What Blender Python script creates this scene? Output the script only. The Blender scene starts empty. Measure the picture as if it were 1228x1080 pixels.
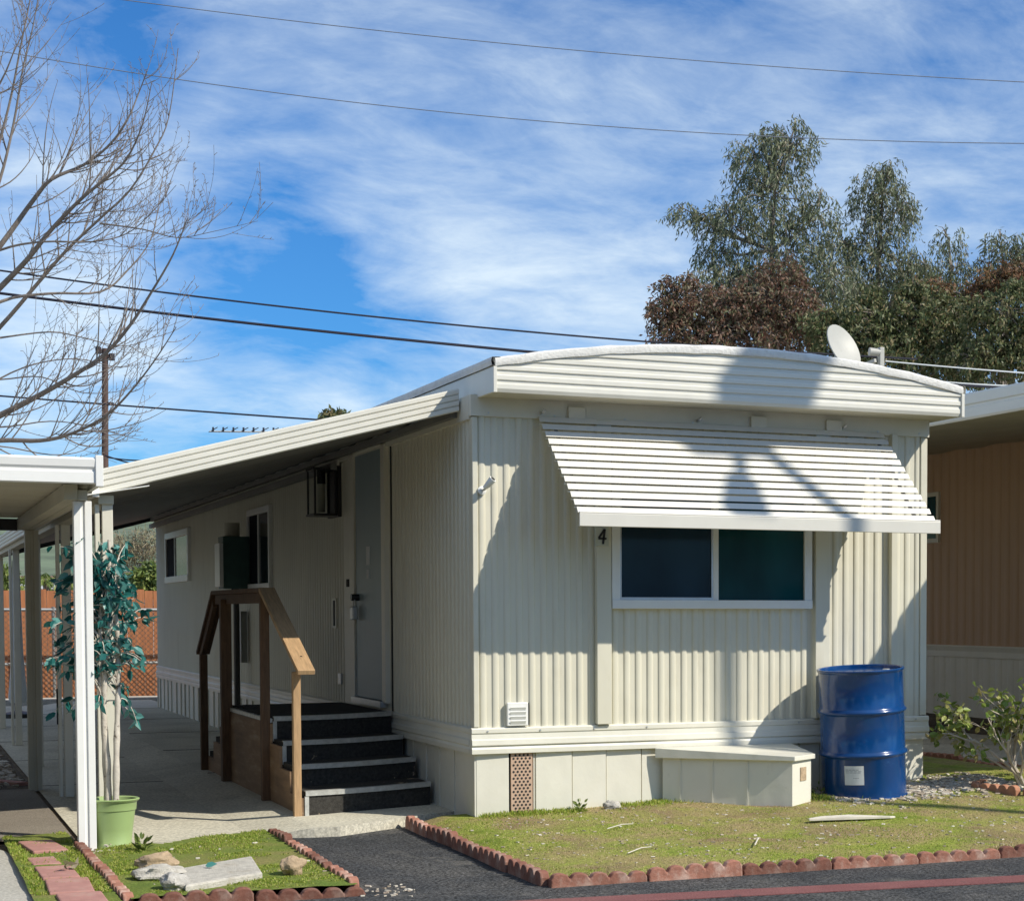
import bpy, math, random
import numpy as np
from mathutils import Vector, Matrix
random.seed(7); rng = np.random.default_rng(7)
S = bpy.context.scene
COL = S.collection
PI = math.pi
G = -0.06                      # level of the paving
SUN = Vector((0.70, -0.75, 0.90)).normalized()

# ------------------------------------------------------------------ camera frame (metres)
CAM = Vector((-3.8178, -12.5293, 1.4894)); YAW = 0.4365; PIT = -0.0441
FPX, CX, CY = 2160.25, 875.77, 828.98
Fw = Vector((math.sin(YAW)*math.cos(PIT), math.cos(YAW)*math.cos(PIT), math.sin(PIT)))
Rt = Vector((math.cos(YAW), -math.sin(YAW), 0)); Up = Rt.cross(Fw)
def at(u, v, depth):
    return CAM + (Fw + Rt*((u-CX)/FPX) - Up*((v-CY)/FPX))*depth

# ------------------------------------------------------------------ node materials
def newmat(name):
    m = bpy.data.materials.new(name); m.use_nodes = True
    nt = m.node_tree; b = nt.nodes['Principled BSDF']
    return m, nt, b
def N(nt, t, **kw):
    n = nt.nodes.new(t)
    for k, v in kw.items(): setattr(n, k, v)
    return n
def ramp(nt, fac, stops):
    r = N(nt, 'ShaderNodeValToRGB'); e = r.color_ramp.elements
    while len(e) < len(stops): e.new(0.5)
    for i, (p, c) in enumerate(stops):
        e[i].position = p; e[i].color = (*c, 1) if len(c) == 3 else c
    nt.links.new(fac, r.inputs[0]); return r.outputs[0]
def coords(nt, scale=(1,1,1), kind='Object', rot=(0,0,0)):
    tc = N(nt, 'ShaderNodeTexCoord'); mp = N(nt, 'ShaderNodeMapping')
    mp.inputs['Scale'].default_value = scale; mp.inputs['Rotation'].default_value = rot
    nt.links.new(tc.outputs[kind], mp.inputs[0]); return mp.outputs[0]
def noise(nt, vec, scale, detail=5, rough=.6, dist=0):
    n = N(nt, 'ShaderNodeTexNoise'); n.inputs['Scale'].default_value = scale
    n.inputs['Detail'].default_value = detail; n.inputs['Roughness'].default_value = rough
    n.inputs['Distortion'].default_value = dist
    nt.links.new(vec, n.inputs['Vector']); return n.outputs['Fac']
def mix(nt, a, b, fac, mode='MIX'):
    m = N(nt, 'ShaderNodeMix', data_type='RGBA', blend_type=mode)
    for sock, v in ((0, fac), (6, a), (7, b)):
        if hasattr(v, 'is_output') or isinstance(v, bpy.types.NodeSocket): nt.links.new(v, m.inputs[sock])
        else: m.inputs[sock].default_value = v if sock == 0 else (*v, 1)
    return m.outputs[2]
def bump(nt, b, h, strength=.3, dist=.01):
    n = N(nt, 'ShaderNodeBump'); n.inputs['Strength'].default_value = strength
    n.inputs['Distance'].default_value = dist
    nt.links.new(h, n.inputs['Height']); nt.links.new(n.outputs[0], b.inputs['Normal'])
WAVY = ('siding_paint','skirting_vinyl','fascia_paint','trim_paint','door_paint')
def m_plain(name, col, rough=.5, var=.12, ns=6, bs=.15, bd=.004, metal=0, stretch=(1,1,1), spec=.5, dirt=None, dirt_lo=.55, dirt_hi=.75, dscale=2.2, coat=0):
    m, nt, b = newmat(name)
    v = coords(nt, stretch)
    n1 = noise(nt, v, ns, 6, .6)
    c = ramp(nt, n1, [(.3, tuple(x*(1-var) for x in col)), (.7, tuple(min(1, x*(1+var)) for x in col))])
    if dirt:
        n2 = noise(nt, v, dscale, 8, .7)
        f = ramp(nt, n2, [(dirt_lo, (0,0,0)), (dirt_hi, (1,1,1))])
        c = mix(nt, c, dirt, f)
    nt.links.new(c, b.inputs['Base Color'])
    b.inputs['Roughness'].default_value = rough; b.inputs['Metallic'].default_value = metal
    b.inputs['Specular IOR Level'].default_value = spec
    b.inputs['Coat Weight'].default_value = coat
    if bs: bump(nt, b, noise(nt, v, ns*4, 6, .6), bs, bd)
    if name in WAVY:
        n2 = N(nt, 'ShaderNodeBump'); n2.inputs['Strength'].default_value = .35; n2.inputs['Distance'].default_value = .03
        nt.links.new(noise(nt, coords(nt, (1,1,.6)), 3.5, 2, .5), n2.inputs['Height'])
        nt.links.new(b.inputs['Normal'].links[0].from_socket, n2.inputs['Normal']); nt.links.new(n2.outputs[0], b.inputs['Normal'])
    return m
def vary(m, lo, hi):                      # each object its own brightness
    nt = m.node_tree; b = nt.nodes['Principled BSDF']; l = b.inputs['Base Color'].links[0]; src = l.from_socket
    oi = N(nt, 'ShaderNodeObjectInfo'); c = ramp(nt, oi.outputs['Random'], [(0, lo), (1, hi)]); nt.links.new(mix(nt, src, c, 1.0, 'MULTIPLY'), b.inputs['Base Color'])
def m_leaf(name, cols, rough=.55, trans=.0):
    m, nt, b = newmat(name)
    g = N(nt, 'ShaderNodeNewGeometry')
    st = [(i/max(1, len(cols)-1), c) for i, c in enumerate(cols)]
    c = ramp(nt, g.outputs['Random Per Island'], st)
    nt.links.new(c, b.inputs['Base Color']); b.inputs['Roughness'].default_value = rough
    b.inputs['Specular IOR Level'].default_value = .35
    if trans:
        t = N(nt, 'ShaderNodeBsdfTranslucent'); mx = N(nt, 'ShaderNodeMixShader'); mx.inputs[0].default_value = trans
        nt.links.new(c, t.inputs[0]); out = nt.nodes['Material Output']
        nt.links.new(b.outputs[0], mx.inputs[1]); nt.links.new(t.outputs[0], mx.inputs[2]); nt.links.new(mx.outputs[0], out.inputs[0])
    return m
M = {}
M['siding'] = m_plain('siding_paint', (.635,.61,.50), .45, .06, 1.2, .25, .003, stretch=(1,1,.22), dirt=(.46,.42,.32), dirt_lo=.54, dirt_hi=.95, dscale=5)
M['trim'] = m_plain('trim_paint', (.67,.645,.545), .45, .05, 3, .2, .002, dirt=(.52,.49,.41), dirt_lo=.62, dirt_hi=.92, dscale=7)
M['fascia'] = m_plain('fascia_paint', (.71,.69,.61), .4, .04, 2, .15, .003, stretch=(.5,.5,3), dirt=(.52,.50,.44), dirt_lo=.62, dirt_hi=.95, dscale=4)
M['rooftop'] = m_plain('roof_coating', (.74,.73,.69), .7, .12, 9, .6, .01, dirt=(.4,.37,.32), dirt_lo=.55, dirt_hi=.8, dscale=9)
M['skirt'] = m_plain('skirting_vinyl', (.72,.70,.605), .4, .05, 2.5, .3, .006, dirt=(.50,.47,.38), dirt_lo=.6, dirt_hi=.9, dscale=5)
M['white'] = m_plain('white_enamel', (.80,.80,.77), .35, .03, 5, .1, .002)
M['awnwhite'] = m_plain('awning_enamel', (.66,.64,.575), .4, .03, 4, .1, .002, dirt=(.6,.58,.53), dirt_lo=.6, dirt_hi=.95, dscale=5)
M['dark'] = m_plain('dark_gap', (.02,.02,.02), .8, .2, 6, 0)
M['black'] = m_plain('black_metal', (.018,.018,.02), .4, .2, 8, .1)
M['door'] = m_plain('door_paint', (.25,.32,.34), .45, .06, 2, .2, .002)
M['wood'] = m_plain('shaded_weathered_wood', (.12,.066,.034), .8, .35, 9, .5, .004, stretch=(6,6,.8), dirt=(.11,.07,.04), dirt_lo=.5, dirt_hi=.8)  # darker wood for the railing members in shade, shade put into the colour
M['woodrail_sunlit'] = m_plain('sunlit_rail_wood', (.42,.27,.14), .75, .25, 9, .4, .003, stretch=(8,.8,.8))  # lighter copy for the sunlit railing end, sunlight put into the colour
M['ply'] = m_plain('plywood', (.24,.15,.085), .85, .3, 3, .4, .004, stretch=(1,.6,4), dirt=(.38,.31,.22), dirt_lo=.55, dirt_hi=.8, dscale=3)
M['carpet'] = m_plain('step_carpet', (.042,.040,.036), .95, .4, 40, .8, .006, dirt=(.36,.29,.20), dirt_lo=.635, dirt_hi=.66, dscale=3.6, spec=.2)
M['nosing'] = m_plain('aluminium_nosing', (.50,.50,.47), .45, .2, 20, .2, .002, metal=.4)
M['alu'] = m_plain('aluminium', (.55,.56,.56), .4, .1, 8, .1, .002, metal=.6)
M['meterbox'] = m_plain('meter_grey_green', (.05,.11,.10), .5, .2, 6, .1)
M['meterside'] = m_plain('meter_panel_grey', (.32,.33,.31), .5, .15, 6, .1)
M['blue'] = m_plain('drum_blue', (.002,.048,.185), .2, .18, 3, .12, .003, dirt=(.02,.10,.26), dirt_lo=.60, dirt_hi=.74, dscale=6, coat=.25)
M['paper'] = m_plain('paper_label', (.68,.70,.70), .6, .05, 9, 0)
M['ink'] = m_plain('label_ink', (.32,.34,.36), .7, .05, 9, 0)
M['pot'] = m_plain('green_plastic', (.31,.42,.17), .38, .05, 3, .1, .003)
M['soil'] = m_plain('potting_soil', (.05,.035,.025), .95, .4, 30, .8, .01)
M['ficusbark'] = m_plain('pale_bark', (.55,.50,.43), .8, .2, 12, .6, .004, dirt=(.12,.09,.06), dirt_lo=.56, dirt_hi=.63, dscale=11)
M['bark'] = m_plain('grey_bark', (.20,.165,.14), .85, .3, 10, .7, .006, stretch=(1,1,.6))
M['rosebark'] = m_plain('rose_bark', (.50,.44,.37), .8, .25, 14, .5, .003)
M['eucbark'] = m_plain('tree_bark', (.20,.17,.14), .9, .3, 3, .6, .02)
M['brick'] = m_plain('edging_concrete_red', (.25,.10,.068), .85, .22, 12, .7, .006, dirt=(.50,.36,.30), dirt_lo=.5, dirt_hi=.8, dscale=7)
M['brickt'] = m_plain('edging_terracotta', (.42,.19,.11), .85, .2, 12, .7, .006, dirt=(.5,.34,.24), dirt_lo=.55, dirt_hi=.8, dscale=9)

vary(M['brick'], (.62,.60,.58), (1.45,1.6,1.6)); vary(M['brickt'], (.75,.75,.75), (1.2,1.25,1.25))
M['paver'] = m_plain('paver_red', (.40,.20,.17), .9, .15, 9, .6, .006, dirt=(.42,.33,.26), dirt_lo=.55, dirt_hi=.8, dscale=7)
M['slabstone'] = m_plain('rough_slab', (.50,.47,.41), .9, .22, 25, .9, .01, dirt=(.33,.26,.17), dirt_lo=.56, dirt_hi=.75, dscale=5)
M['rocktan'] = m_plain('tan_rock', (.42,.31,.20), .9, .25, 14, .8, .01)
M['rockgrey'] = m_plain('grey_rock', (.45,.43,.39), .9, .3, 18, .9, .01)
M['tan'] = m_plain('tan_siding', (.52,.345,.22), .6, .07, 1.2, .2, .004, stretch=(1,1,.3))
M['tanvent'] = m_plain('tan_vent', (.52,.36,.26), .6, .08, 6, .1)
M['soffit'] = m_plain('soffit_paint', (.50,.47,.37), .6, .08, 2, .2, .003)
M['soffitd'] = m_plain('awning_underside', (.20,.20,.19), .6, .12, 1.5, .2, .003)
M['pole'] = m_plain('pole_wood', (.09,.055,.045), .9, .25, 4, .4, .01)
M['wire'] = m_plain('wire_black', (.012,.012,.025), .6, .1, 4, 0)
M['wiregrey'] = m_plain('wire_grey', (.16,.18,.22), .6, .1, 4, 0)
M['dish'] = m_plain('dish_grey', (.40,.395,.36), .5, .06, 4, .1)
M['fencewood'] = m_plain('fence_redwood', (.36,.14,.058), .85, .25, 3, .4, .006, stretch=(4,4,.6))
M['galv'] = m_plain('galvanised', (.30,.31,.31), .5, .15, 8, 0, metal=.5)
M['chain'] = m_plain('chain_wire', (.13,.09,.07), .6, .15, 8, 0, metal=.3)
M['plank'] = m_plain('bleached_plank', (.62,.58,.50), .85, .15, 9, .3, .003)
M['cloth'] = m_plain('umbrella_cloth', (.62,.64,.64), .9, .08, 5, .3, .01)
M['roofred'] = m_plain('roof_shingle', (.26,.15,.12), .9, .2, 3, .3)
M['stucco'] = m_plain('stucco', (.55,.52,.46), .9, .08, 3, .3)
M['plate'] = m_plain('number_plate', (.50,.52,.46), .5, .08, 9, 0)
M['hill'] = m_plain('hill_scrub', (.115,.15,.09), 1, .4, .05, .0, dirt=(.25,.23,.18), dirt_lo=.52, dirt_hi=.7, dscale=.02)
M['leaf_euc'] = m_leaf('gum_leaves', [(.075,.10,.055),(.14,.17,.09),(.23,.255,.15),(.27,.235,.17)], .5, .25)
M['leaf_red'] = m_leaf('red_leaves', [(.15,.065,.04),(.21,.12,.08),(.10,.115,.05),(.30,.20,.16)], .55, .25)
M['leaf_green'] = m_leaf('green_leaves', [(.045,.07,.028),(.095,.12,.045),(.17,.185,.08),(.25,.19,.10)], .5, .25)
M['leaf_orange'] = m_leaf('orange_leaves', [(.06,.07,.03),(.18,.09,.045),(.24,.12,.06),(.08,.09,.03)], .55, .25)
M['leaf_dry'] = m_leaf('dry_twigs', [(.22,.18,.12),(.28,.24,.16),(.20,.20,.10)], .8)
M['leaf_bright'] = m_leaf('bright_leaves', [(.08,.12,.03),(.16,.22,.05),(.25,.28,.08)], .5, .2)
M['ficus'] = m_leaf('ficus_leaves', [(.003,.06,.055),(.012,.12,.11),(.04,.21,.19),(.15,.38,.35),(.010,.10,.09)], .35, .25)
M['rose'] = m_leaf('rose_leaves', [(.12,.20,.035),(.22,.30,.06),(.36,.40,.12),(.30,.24,.10)], .45, .3)
M['grass'] = m_leaf('grass_blades', [(.15,.25,.02),(.25,.34,.04),(.36,.40,.07),(.45,.42,.14)], .6, .3)
M['grassdry'] = m_leaf('dry_grass_blades', [(.48,.38,.20),(.58,.46,.28),(.34,.27,.13),(.28,.30,.08)], .7, .2)
M['chips'] = m_leaf('chips', [(.48,.42,.34),(.62,.58,.50),(.30,.25,.19),(.40,.33,.27)], .85)

def m_glass(name, col, rough=.04):
    m, nt, b = newmat(name)
    v = coords(nt, (1,1,.4)); n = noise(nt, v, 2.5, 3, .5)
    c = ramp(nt, n, [(.3, tuple(x*.6 for x in col)), (.7, tuple(x*1.3 for x in col))])
    nt.links.new(c, b.inputs['Base Color']); b.inputs['Roughness'].default_value = rough
    b.inputs['Specular IOR Level'].default_value = .35
    return m
M['glass_navy'] = m_glass('screen_glass', (.009,.027,.046), .15)
M['glass_teal'] = m_glass('teal_glass', (.006,.058,.070), .05)
M['glass_dark'] = m_glass('dark_glass', (.010,.014,.020), .06)
M['screen'] = m_plain('insect_screen', (.008,.010,.016), .9, .1, 5, 0, spec=.1)
M['glass_pale'] = m_glass('pale_glass', (.20,.27,.25), .1)
def m_clear():
    m, nt, b = newmat('clear_glass'); b.inputs['Transmission Weight'].default_value = 1
    b.inputs['Roughness'].default_value = .05; b.inputs['Base Color'].default_value = (.9,.93,.92,1); b.inputs['IOR'].default_value = 1.1
    return m
M['clear'] = m_clear()

def m_ground(name, cols, scales, rough=.9, bs=.6, bd=.01, fine=60, extra=None, worn=None):
    m, nt, b = newmat(name); v = coords(nt)
    a = noise(nt, v, scales[0], 6, .62, .4)
    c = ramp(nt, a, [(.28+.44*i/(len(cols)-1), k) for i, k in enumerate(cols)])
    f = noise(nt, v, fine, 4, .7)
    sp = ramp(nt, f, [(.40 if fine == 55 else .32, (.62-.3*(fine == 55),)*3), (.60 if fine == 55 else .68, (1.38+.9*(fine == 55),)*3)])
    c = mix(nt, c, sp, 1.0, 'MULTIPLY')
    if worn:
        w = ramp(nt, noise(nt, v, worn[1], 8, .7, .6), [(worn[2], (0,0,0)), (worn[3], (1,1,1))])
        c = mix(nt, c, worn[0], w)
    if extra: c = extra(nt, v, c)
    nt.links.new(c, b.inputs['Base Color']); b.inputs['Roughness'].default_value = rough
    b.inputs['Specular IOR Level'].default_value = .25
    h = N(nt, 'ShaderNodeMath', operation='ADD'); nt.links.new(f, h.inputs[0]); nt.links.new(a, h.inputs[1])
    bump(nt, b, h.outputs[0], bs, bd)
    return m
M['asphalt'] = m_ground('asphalt', [(.030,.033,.037),(.052,.053,.055),(.085,.082,.078)], (1.3,), .8, 1, .02, 55, worn=((.22,.205,.18), 1.7, .56, .74))
M['concrete'] = m_ground('concrete', [(.37,.345,.275),(.50,.47,.38),(.58,.55,.45)], (.8,), .9, .3, .004, 45, worn=((.19,.17,.14), 1.3, .60, .80))
M['aggregate'] = m_ground('aggregate_concrete', [(.22,.19,.155),(.30,.265,.215)], (1.2,), .95, .9, .012, 95)
M['kerbc'] = m_ground('kerb_concrete', [(.36,.345,.30),(.44,.42,.37)], (1.1,), .9, .3, .004, 50)
M['earth'] = m_ground('bare_earth', [(.13,.10,.07),(.20,.155,.105),(.26,.21,.15)], (1.5,), .95, .9, .02, 35)
M['darkearth'] = m_ground('mulchy_earth', [(.05,.04,.03),(.11,.085,.06),(.17,.15,.10)], (2.2,), .95, .9, .02, 30)
M['gravel'] = m_ground('gravel_bed', [(.18,.155,.12),(.30,.26,.21)], (4,), .95, .9, .02, 60)
def lawn_extra(nt, v, c): return c
M['lawn'] = m_ground('lawn_earth', [(.13,.20,.02),(.27,.31,.055),(.33,.28,.11),(.38,.28,.15)], (1.7,), .95, 1, .02, 48, worn=((.27,.19,.11), 1.3, .51, .64))
M['lawng'] = m_ground('bed_earth', [(.10,.17,.025),(.18,.22,.045),(.26,.22,.09)], (1.8,), .95, .9, .015, 70)
M['redpaint'] = m_ground('red_road_paint', [(.17,.065,.065),(.23,.10,.095)], (2.5,), .8, .5, .006, 80, worn=((.10,.07,.07), 5, .60, .72))
M['joint'] = m_plain('joint_tar', (.03,.028,.025), .9, .3, 9, .3)

# ------------------------------------------------------------------ mesh builder
ORG = {}
class MB:
    def __init__(s): s.v = []; s.f = []
    def add(s, vs, fs):
        o = len(s.v); s.v += [tuple(p) for p in vs]; s.f += [tuple(i+o for i in f) for f in fs]; return s
    def box(s, x0, x1, y0, y1, z0, z1):
        x0, x1 = sorted((x0, x1)); y0, y1 = sorted((y0, y1)); z0, z1 = sorted((z0, z1))
        return s.add([(x0,y0,z0),(x1,y0,z0),(x1,y1,z0),(x0,y1,z0),(x0,y0,z1),(x1,y0,z1),(x1,y1,z1),(x0,y1,z1)],
                     [(3,2,1,0),(4,5,6,7),(0,1,5,4),(1,2,6,5),(2,3,7,6),(3,0,4,7)])
    def obox(s, c, ax, ay, az):            # oriented box from centre and three half-axis vectors
        c, ax, ay, az = map(Vector, (c, ax, ay, az))
        vs = [c+sx*ax+sy*ay+sz*az for sz in (-1,1) for sx, sy in ((-1,-1),(1,-1),(1,1),(-1,1))]
        return s.add(vs, [(3,2,1,0),(4,5,6,7),(0,1,5,4),(1,2,6,5),(2,3,7,6),(3,0,4,7)])
    def bar(s, a, b, w, h, up=(0,0,1)):    # bar from a to b, w across, h along up
        a, b = Vector(a), Vector(b); d = (b-a); L = d.length; d.normalize()
        side = d.cross(Vector(up)).normalized(); u = side.cross(d).normalized()
        return s.obox((a+b)/2, d*L/2, side*w/2, u*h/2)
    def prism(s, poly, z0, z1):            # polygon in XY, counter-clockwise
        n = len(poly); z0s = z0 if hasattr(z0, '__len__') else [z0]*n; z1s = z1 if hasattr(z1, '__len__') else [z1]*n
        vs = [(x, y, z) for (x, y), z in zip(poly, z0s)] + [(x, y, z) for (x, y), z in zip(poly, z1s)]
        fs = [tuple(range(n-1, -1, -1)), tuple(range(n, 2*n))] + [(i, (i+1) % n, n+(i+1) % n, n+i) for i in range(n)]
        return s.add(vs, fs)
    def extr(s, prof, axis, a, b):         # closed profile extruded along x or y; prof = [(p, z)]
        n = len(prof)
        f = (lambda t, p, z: (t, p, z)) if axis == 'x' else (lambda t, p, z: (p, t, z))
        vs = [f(a, p, z) for p, z in prof] + [f(b, p, z) for p, z in prof]
        fs = [tuple(range(n)), tuple(range(2*n-1, n-1, -1))] + [(i, n+i, n+(i+1) % n, (i+1) % n) for i in range(n)]
        return s.add(vs, fs)
    def tube(s, pts, rad, n=6, cap=True):
        pts = [Vector(p) for p in pts]; m = len(pts)
        rs = rad if hasattr(rad, '__len__') else [rad]*m
        o = len(s.v); prev = None
        for i, p in enumerate(pts):
            d = (pts[min(i+1, m-1)] - pts[max(i-1, 0)])
            if d.length < 1e-9: d = Vector((0,0,1))
            d.normalize()
            if prev is None:
                a = Vector((0,0,1)) if abs(d.z) < .9 else Vector((1,0,0))
                e = d.cross(a).normalized()
            else:
                e = (prev - d*prev.dot(d))
                e = e.normalized() if e.length > 1e-6 else d.orthogonal().normalized()
            prev = e; g = d.cross(e)
            for k in range(n):
                t = 2*PI*k/n; s.v.append(tuple(p + (e*math.cos(t)+g*math.sin(t))*rs[i]))
        for i in range(m-1):
            for k in range(n):
                a = o+i*n+k; b = o+i*n+(k+1) % n
                s.f.append((a, b, b+n, a+n))
        if cap: s.f.append(tuple(o+k for k in range(n-1, -1, -1))); s.f.append(tuple(o+(m-1)*n+k for k in range(n)))
        return s
    def lathe(s, prof, c, n=40, sx=1, sy=1):
        o = len(s.v); m = len(prof)
        for r, z in prof:
            for k in range(n):
                t = 2*PI*k/n; s.v.append((c[0]+r*math.cos(t)*sx, c[1]+r*math.sin(t)*sy, c[2]+z))
        for i in range(m-1):
            for k in range(n):
                a = o+i*n+k; b = o+i*n+(k+1) % n
                s.f.append((a, b, b+n, a+n))
        s.f.append(tuple(o+k for k in range(n-1, -1, -1))); s.f.append(tuple(o+(m-1)*n+k for k in range(n)))
        return s
    def build(s, name, mat, parent=None, smooth=False, bevel=0):
        org = ORG.get(parent.name, Vector()) if parent else Vector()
        me = bpy.data.meshes.new(name)
        me.from_pydata([(x-org.x, y-org.y, z-org.z) for x, y, z in s.v], [], s.f)
        me.materials.append(M[mat] if isinstance(mat, str) else mat)
        me.validate(); me.update()
        if smooth:
            me.shade_smooth()
            try: me.set_sharp_from_angle(angle=math.radians(40))
            except Exception: pass
        o = bpy.data.objects.new(name, me); COL.objects.link(o)
        if parent: o.parent = parent
        ORG[o.name] = org
        if bevel:
            b = o.modifiers.new('bevel', 'BEVEL'); b.width = bevel; b.segments = 2; b.limit_method = 'ANGLE'
        return o
def thing(name, label, cat, loc=(0,0,0), group=None):
    o = bpy.data.objects.new(name, None); o.empty_display_size = .2; COL.objects.link(o); o.location = loc
    ORG[o.name] = Vector(loc); o['label'] = label; o['category'] = cat
    if group: o['group'] = group
    return o
def tag(o, label, cat, group=None, kind=None):
    if label: o['label'] = label
    if cat: o['category'] = cat
    if group: o['group'] = group
    if kind: o['kind'] = kind
    return o
def lab(o, label): o['label'] = label; return o
def struct(o): o['kind'] = 'structure'; return o
def center(o):                             # put the origin of a top-level mesh at its base
    me = o.data; n = len(me.vertices); a = np.empty(n*3); me.vertices.foreach_get('co', a); a = a.reshape(-1, 3)
    c = Vector(((a[:,0].min()+a[:,0].max())/2, (a[:,1].min()+a[:,1].max())/2, a[:,2].min()))
    me.transform(Matrix.Translation(-c)); o.location = c; ORG[o.name] = c; return o

def leafcloud(name, mat, P, D, L, Wd, parent=None, fold=.0, curl=.0):
    """one mesh of many separate leaves: base, two sides, tip"""
    P = np.asarray(P, float); D = np.asarray(D, float); n = len(P)
    D = D/np.linalg.norm(D, axis=1)[:, None]
    rv = rng.normal(size=(n, 3)); Sd = np.cross(D, rv); Sd /= np.linalg.norm(Sd, axis=1)[:, None]
    Nn = np.cross(Sd, D)
    L = np.broadcast_to(L, n)[:, None]; Wd = np.broadcast_to(Wd, n)[:, None]
    if fold == 0:
        V = np.stack([P, P+D*L*.45+Sd*Wd/2, P+D*L, P+D*L*.45-Sd*Wd/2], 1).reshape(-1, 3); k = 4
        faces = np.arange(n*4).reshape(-1, 4); F_ = [tuple(f) for f in faces.tolist()]
    else:
        m1 = P+D*L*.4-Nn*curl*L*.2; tip = P+D*L-Nn*curl*L
        V = np.stack([P, P+D*L*.22+Sd*Wd*.42+Nn*fold*Wd, P+D*L*.55+Sd*Wd*.46+Nn*fold*Wd-Nn*curl*L*.35, tip,
                      P+D*L*.55-Sd*Wd*.46+Nn*fold*Wd-Nn*curl*L*.35, P+D*L*.22-Sd*Wd*.42+Nn*fold*Wd, m1], 1).reshape(-1, 3)
        F_ = []
        for i in range(n):
            o = i*7; F_ += [(o, o+1, o+6), (o+1, o+2, o+6), (o+2, o+3, o+6), (o+3, o+4, o+6), (o+4, o+5, o+6), (o+5, o, o+6)]
    mb = MB(); mb.v = [tuple(x) for x in V.tolist()]; mb.f = F_
    return mb.build(name, mat, parent)

# ================================================================== GROUND
def sheet(name, poly, z, mat):
    mb = MB(); mb.add([(x, y, z) for x, y in poly], [tuple(range(len(poly)))]); return struct(mb.build(name, mat))
def slab(name, poly, z0, z1, mat): return struct(MB().prism(poly, z0, z1).build(name, mat))
sheet('ground', [(-900,-60),(900,-60),(900,1500),(-900,1500)], G-.02, 'earth')
sheet('street', [(-30,-30),(30,-30),(30,-2.9),(-.4,-2.85),(-.1,1.4),(-1.4,1.4),(-1.5,-2.75),(-2.9,-2.75),(-3.2,-2.9),(-30,-2.9)], G-.008, 'asphalt')
slab('red_stripe', [(-3.0,-3.02),(-3.0,-3.24),(9,-4.72),(9,-4.47)], G-.0075, G-.003, 'redpaint')
mb = MB()
_L = [(-2.665,-.50,19.4,G),(-2.37,-.25,19.4,G),(-1.56,.05,19.4,G),(-1.18,-.06,19.4,-.001),(-1.0,-.07,19.4,0),(-.19,.45,19.4,.001),(.2,.62,19.4,.002)]
vs = []; fs = []
for x, y0, y1, z in _L: vs += [(x,y0,z),(x,y1,z),(x,y0,z-.09)]
for i in range(len(_L)-1):
    k = i*3; fs += [(k,k+3,k+4,k+1),(k+2,k+5,k+3,k)]
mb.add(vs, fs); struct(mb.build('driveway', 'concrete'))
MBj = MB()
for y in (4.6, 7.6, 10.6, 13.6, 16.6): MBj.box(-2.66, -1.57, y, y+.018, G-.001, G+.0025); MBj.box(-1.17, -.02, y, y+.018, -.002, .0035)
struct(MBj.build('driveway_joints', 'joint'))
slab('neighbour_driveway', [(-9,.78),(-3.2,.78),(-2.70,.52),(-2.70,4.35),(-9,4.35)], G-.05, G+.002, 'aggregate')
sheet('dirt_bed', [(-9,4.36),(-2.70,4.36),(-2.70,14),(-9,14)], G-.004, 'darkearth')
slab('concrete_apron', [(-4.6,.58),(-4.6,.77),(-3.2,.77),(-2.71,.515),(-2.71,.40),(-3.2,.56)], G-.06, G-.02, 'kerbc')
# curved concrete kerb at the left edge of the picture
slab('kerb', [(-9,-2.9),(-3.14,-2.9),(-3.12,-2.1),(-3.10,-1.3),(-3.12,-.65),(-3.17,-.15),(-3.30,.25),(-3.6,.45),(-9,.5)], G-.05, G+.02, 'kerbc')
slab('far_pavement', [(-9,19.7),(12,19.7),(12,20.5),(-9,20.5)], G-.06, G+.08, 'slabstone')
def bedmesh(name, x0, x1, y0, y1, nx, ny, zf, mat, cut=None):
    mb = MB(); vs = []; fs = []
    for j in range(ny+1):
        for i in range(nx+1):
            x = x0+(x1-x0)*i/nx; y = y0+(y1-y0)*j/ny; vs.append((x, y, zf(x, y)))
    for j in range(ny):
        for i in range(nx):
            a = j*(nx+1)+i
            if cut and cut((vs[a][0]+vs[a+nx+2][0])/2, (vs[a][1]+vs[a+nx+2][1])/2): continue
            fs.append((a, a+1, a+nx+2, a+nx+1))
    mb.add(vs, fs); return struct(mb.build(name, mat, smooth=True))
from mathutils import noise as mn
def zl(x, y):
    t = min(1, max(0, (y+2.9)/2.9)); xx = max(0, min(x, 4.2))
    edge = min(1, (x+.44)/.25)
    zb = .034*xx + .012
    return (-.035 + (zb+.035)*t**.8)*edge + (-.05)*(1-edge) + .012*mn.noise(Vector((x*2.2, y*2.2, 0))) + .005*mn.noise(Vector((x*11, y*11, 3)))
bedmesh('lawn', -.44, 9, -2.88, 12, 150, 220, lambda x, y: zl(x, y) if y < 0 else zl(x, -.0001)+.004*0,
        'lawn', cut=lambda x, y: (y > .25 and x < 3.6) or (x > 4.9 and y > .5))
def zb(x, y): return -.015 + .014*mn.noise(Vector((x*3, y*3, 5))) + .005*mn.noise(Vector((x*12, y*12, 2)))
def left_bed(name, poly_ok, x0, x1, y0, y1):
    return bedmesh(name, x0, x1, y0, y1, 40, 80, zb, 'lawng', cut=lambda x, y: not poly_ok(x, y))
def ok_left(x, y): return y < -.50+(x+2.665)*.5 and -2.70 < x < -1.5
def ok_far(x, y): return -3.16 < x < -2.74 and y < .50
left_bed('garden_bed', ok_left, -2.69, -1.49, -2.66, .12)
left_bed('verge', ok_far, -3.16, -2.74, -2.8, .5)
sheet('side_yard', [(4.9,.5),(14,.5),(14,16),(4.9,16)], .075, 'darkearth')
slab('garden_path', [(5.5,1.2),(7.4,1.2),(7.4,5.2),(5.5,5.2)], .03, .10, 'concrete')

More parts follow.
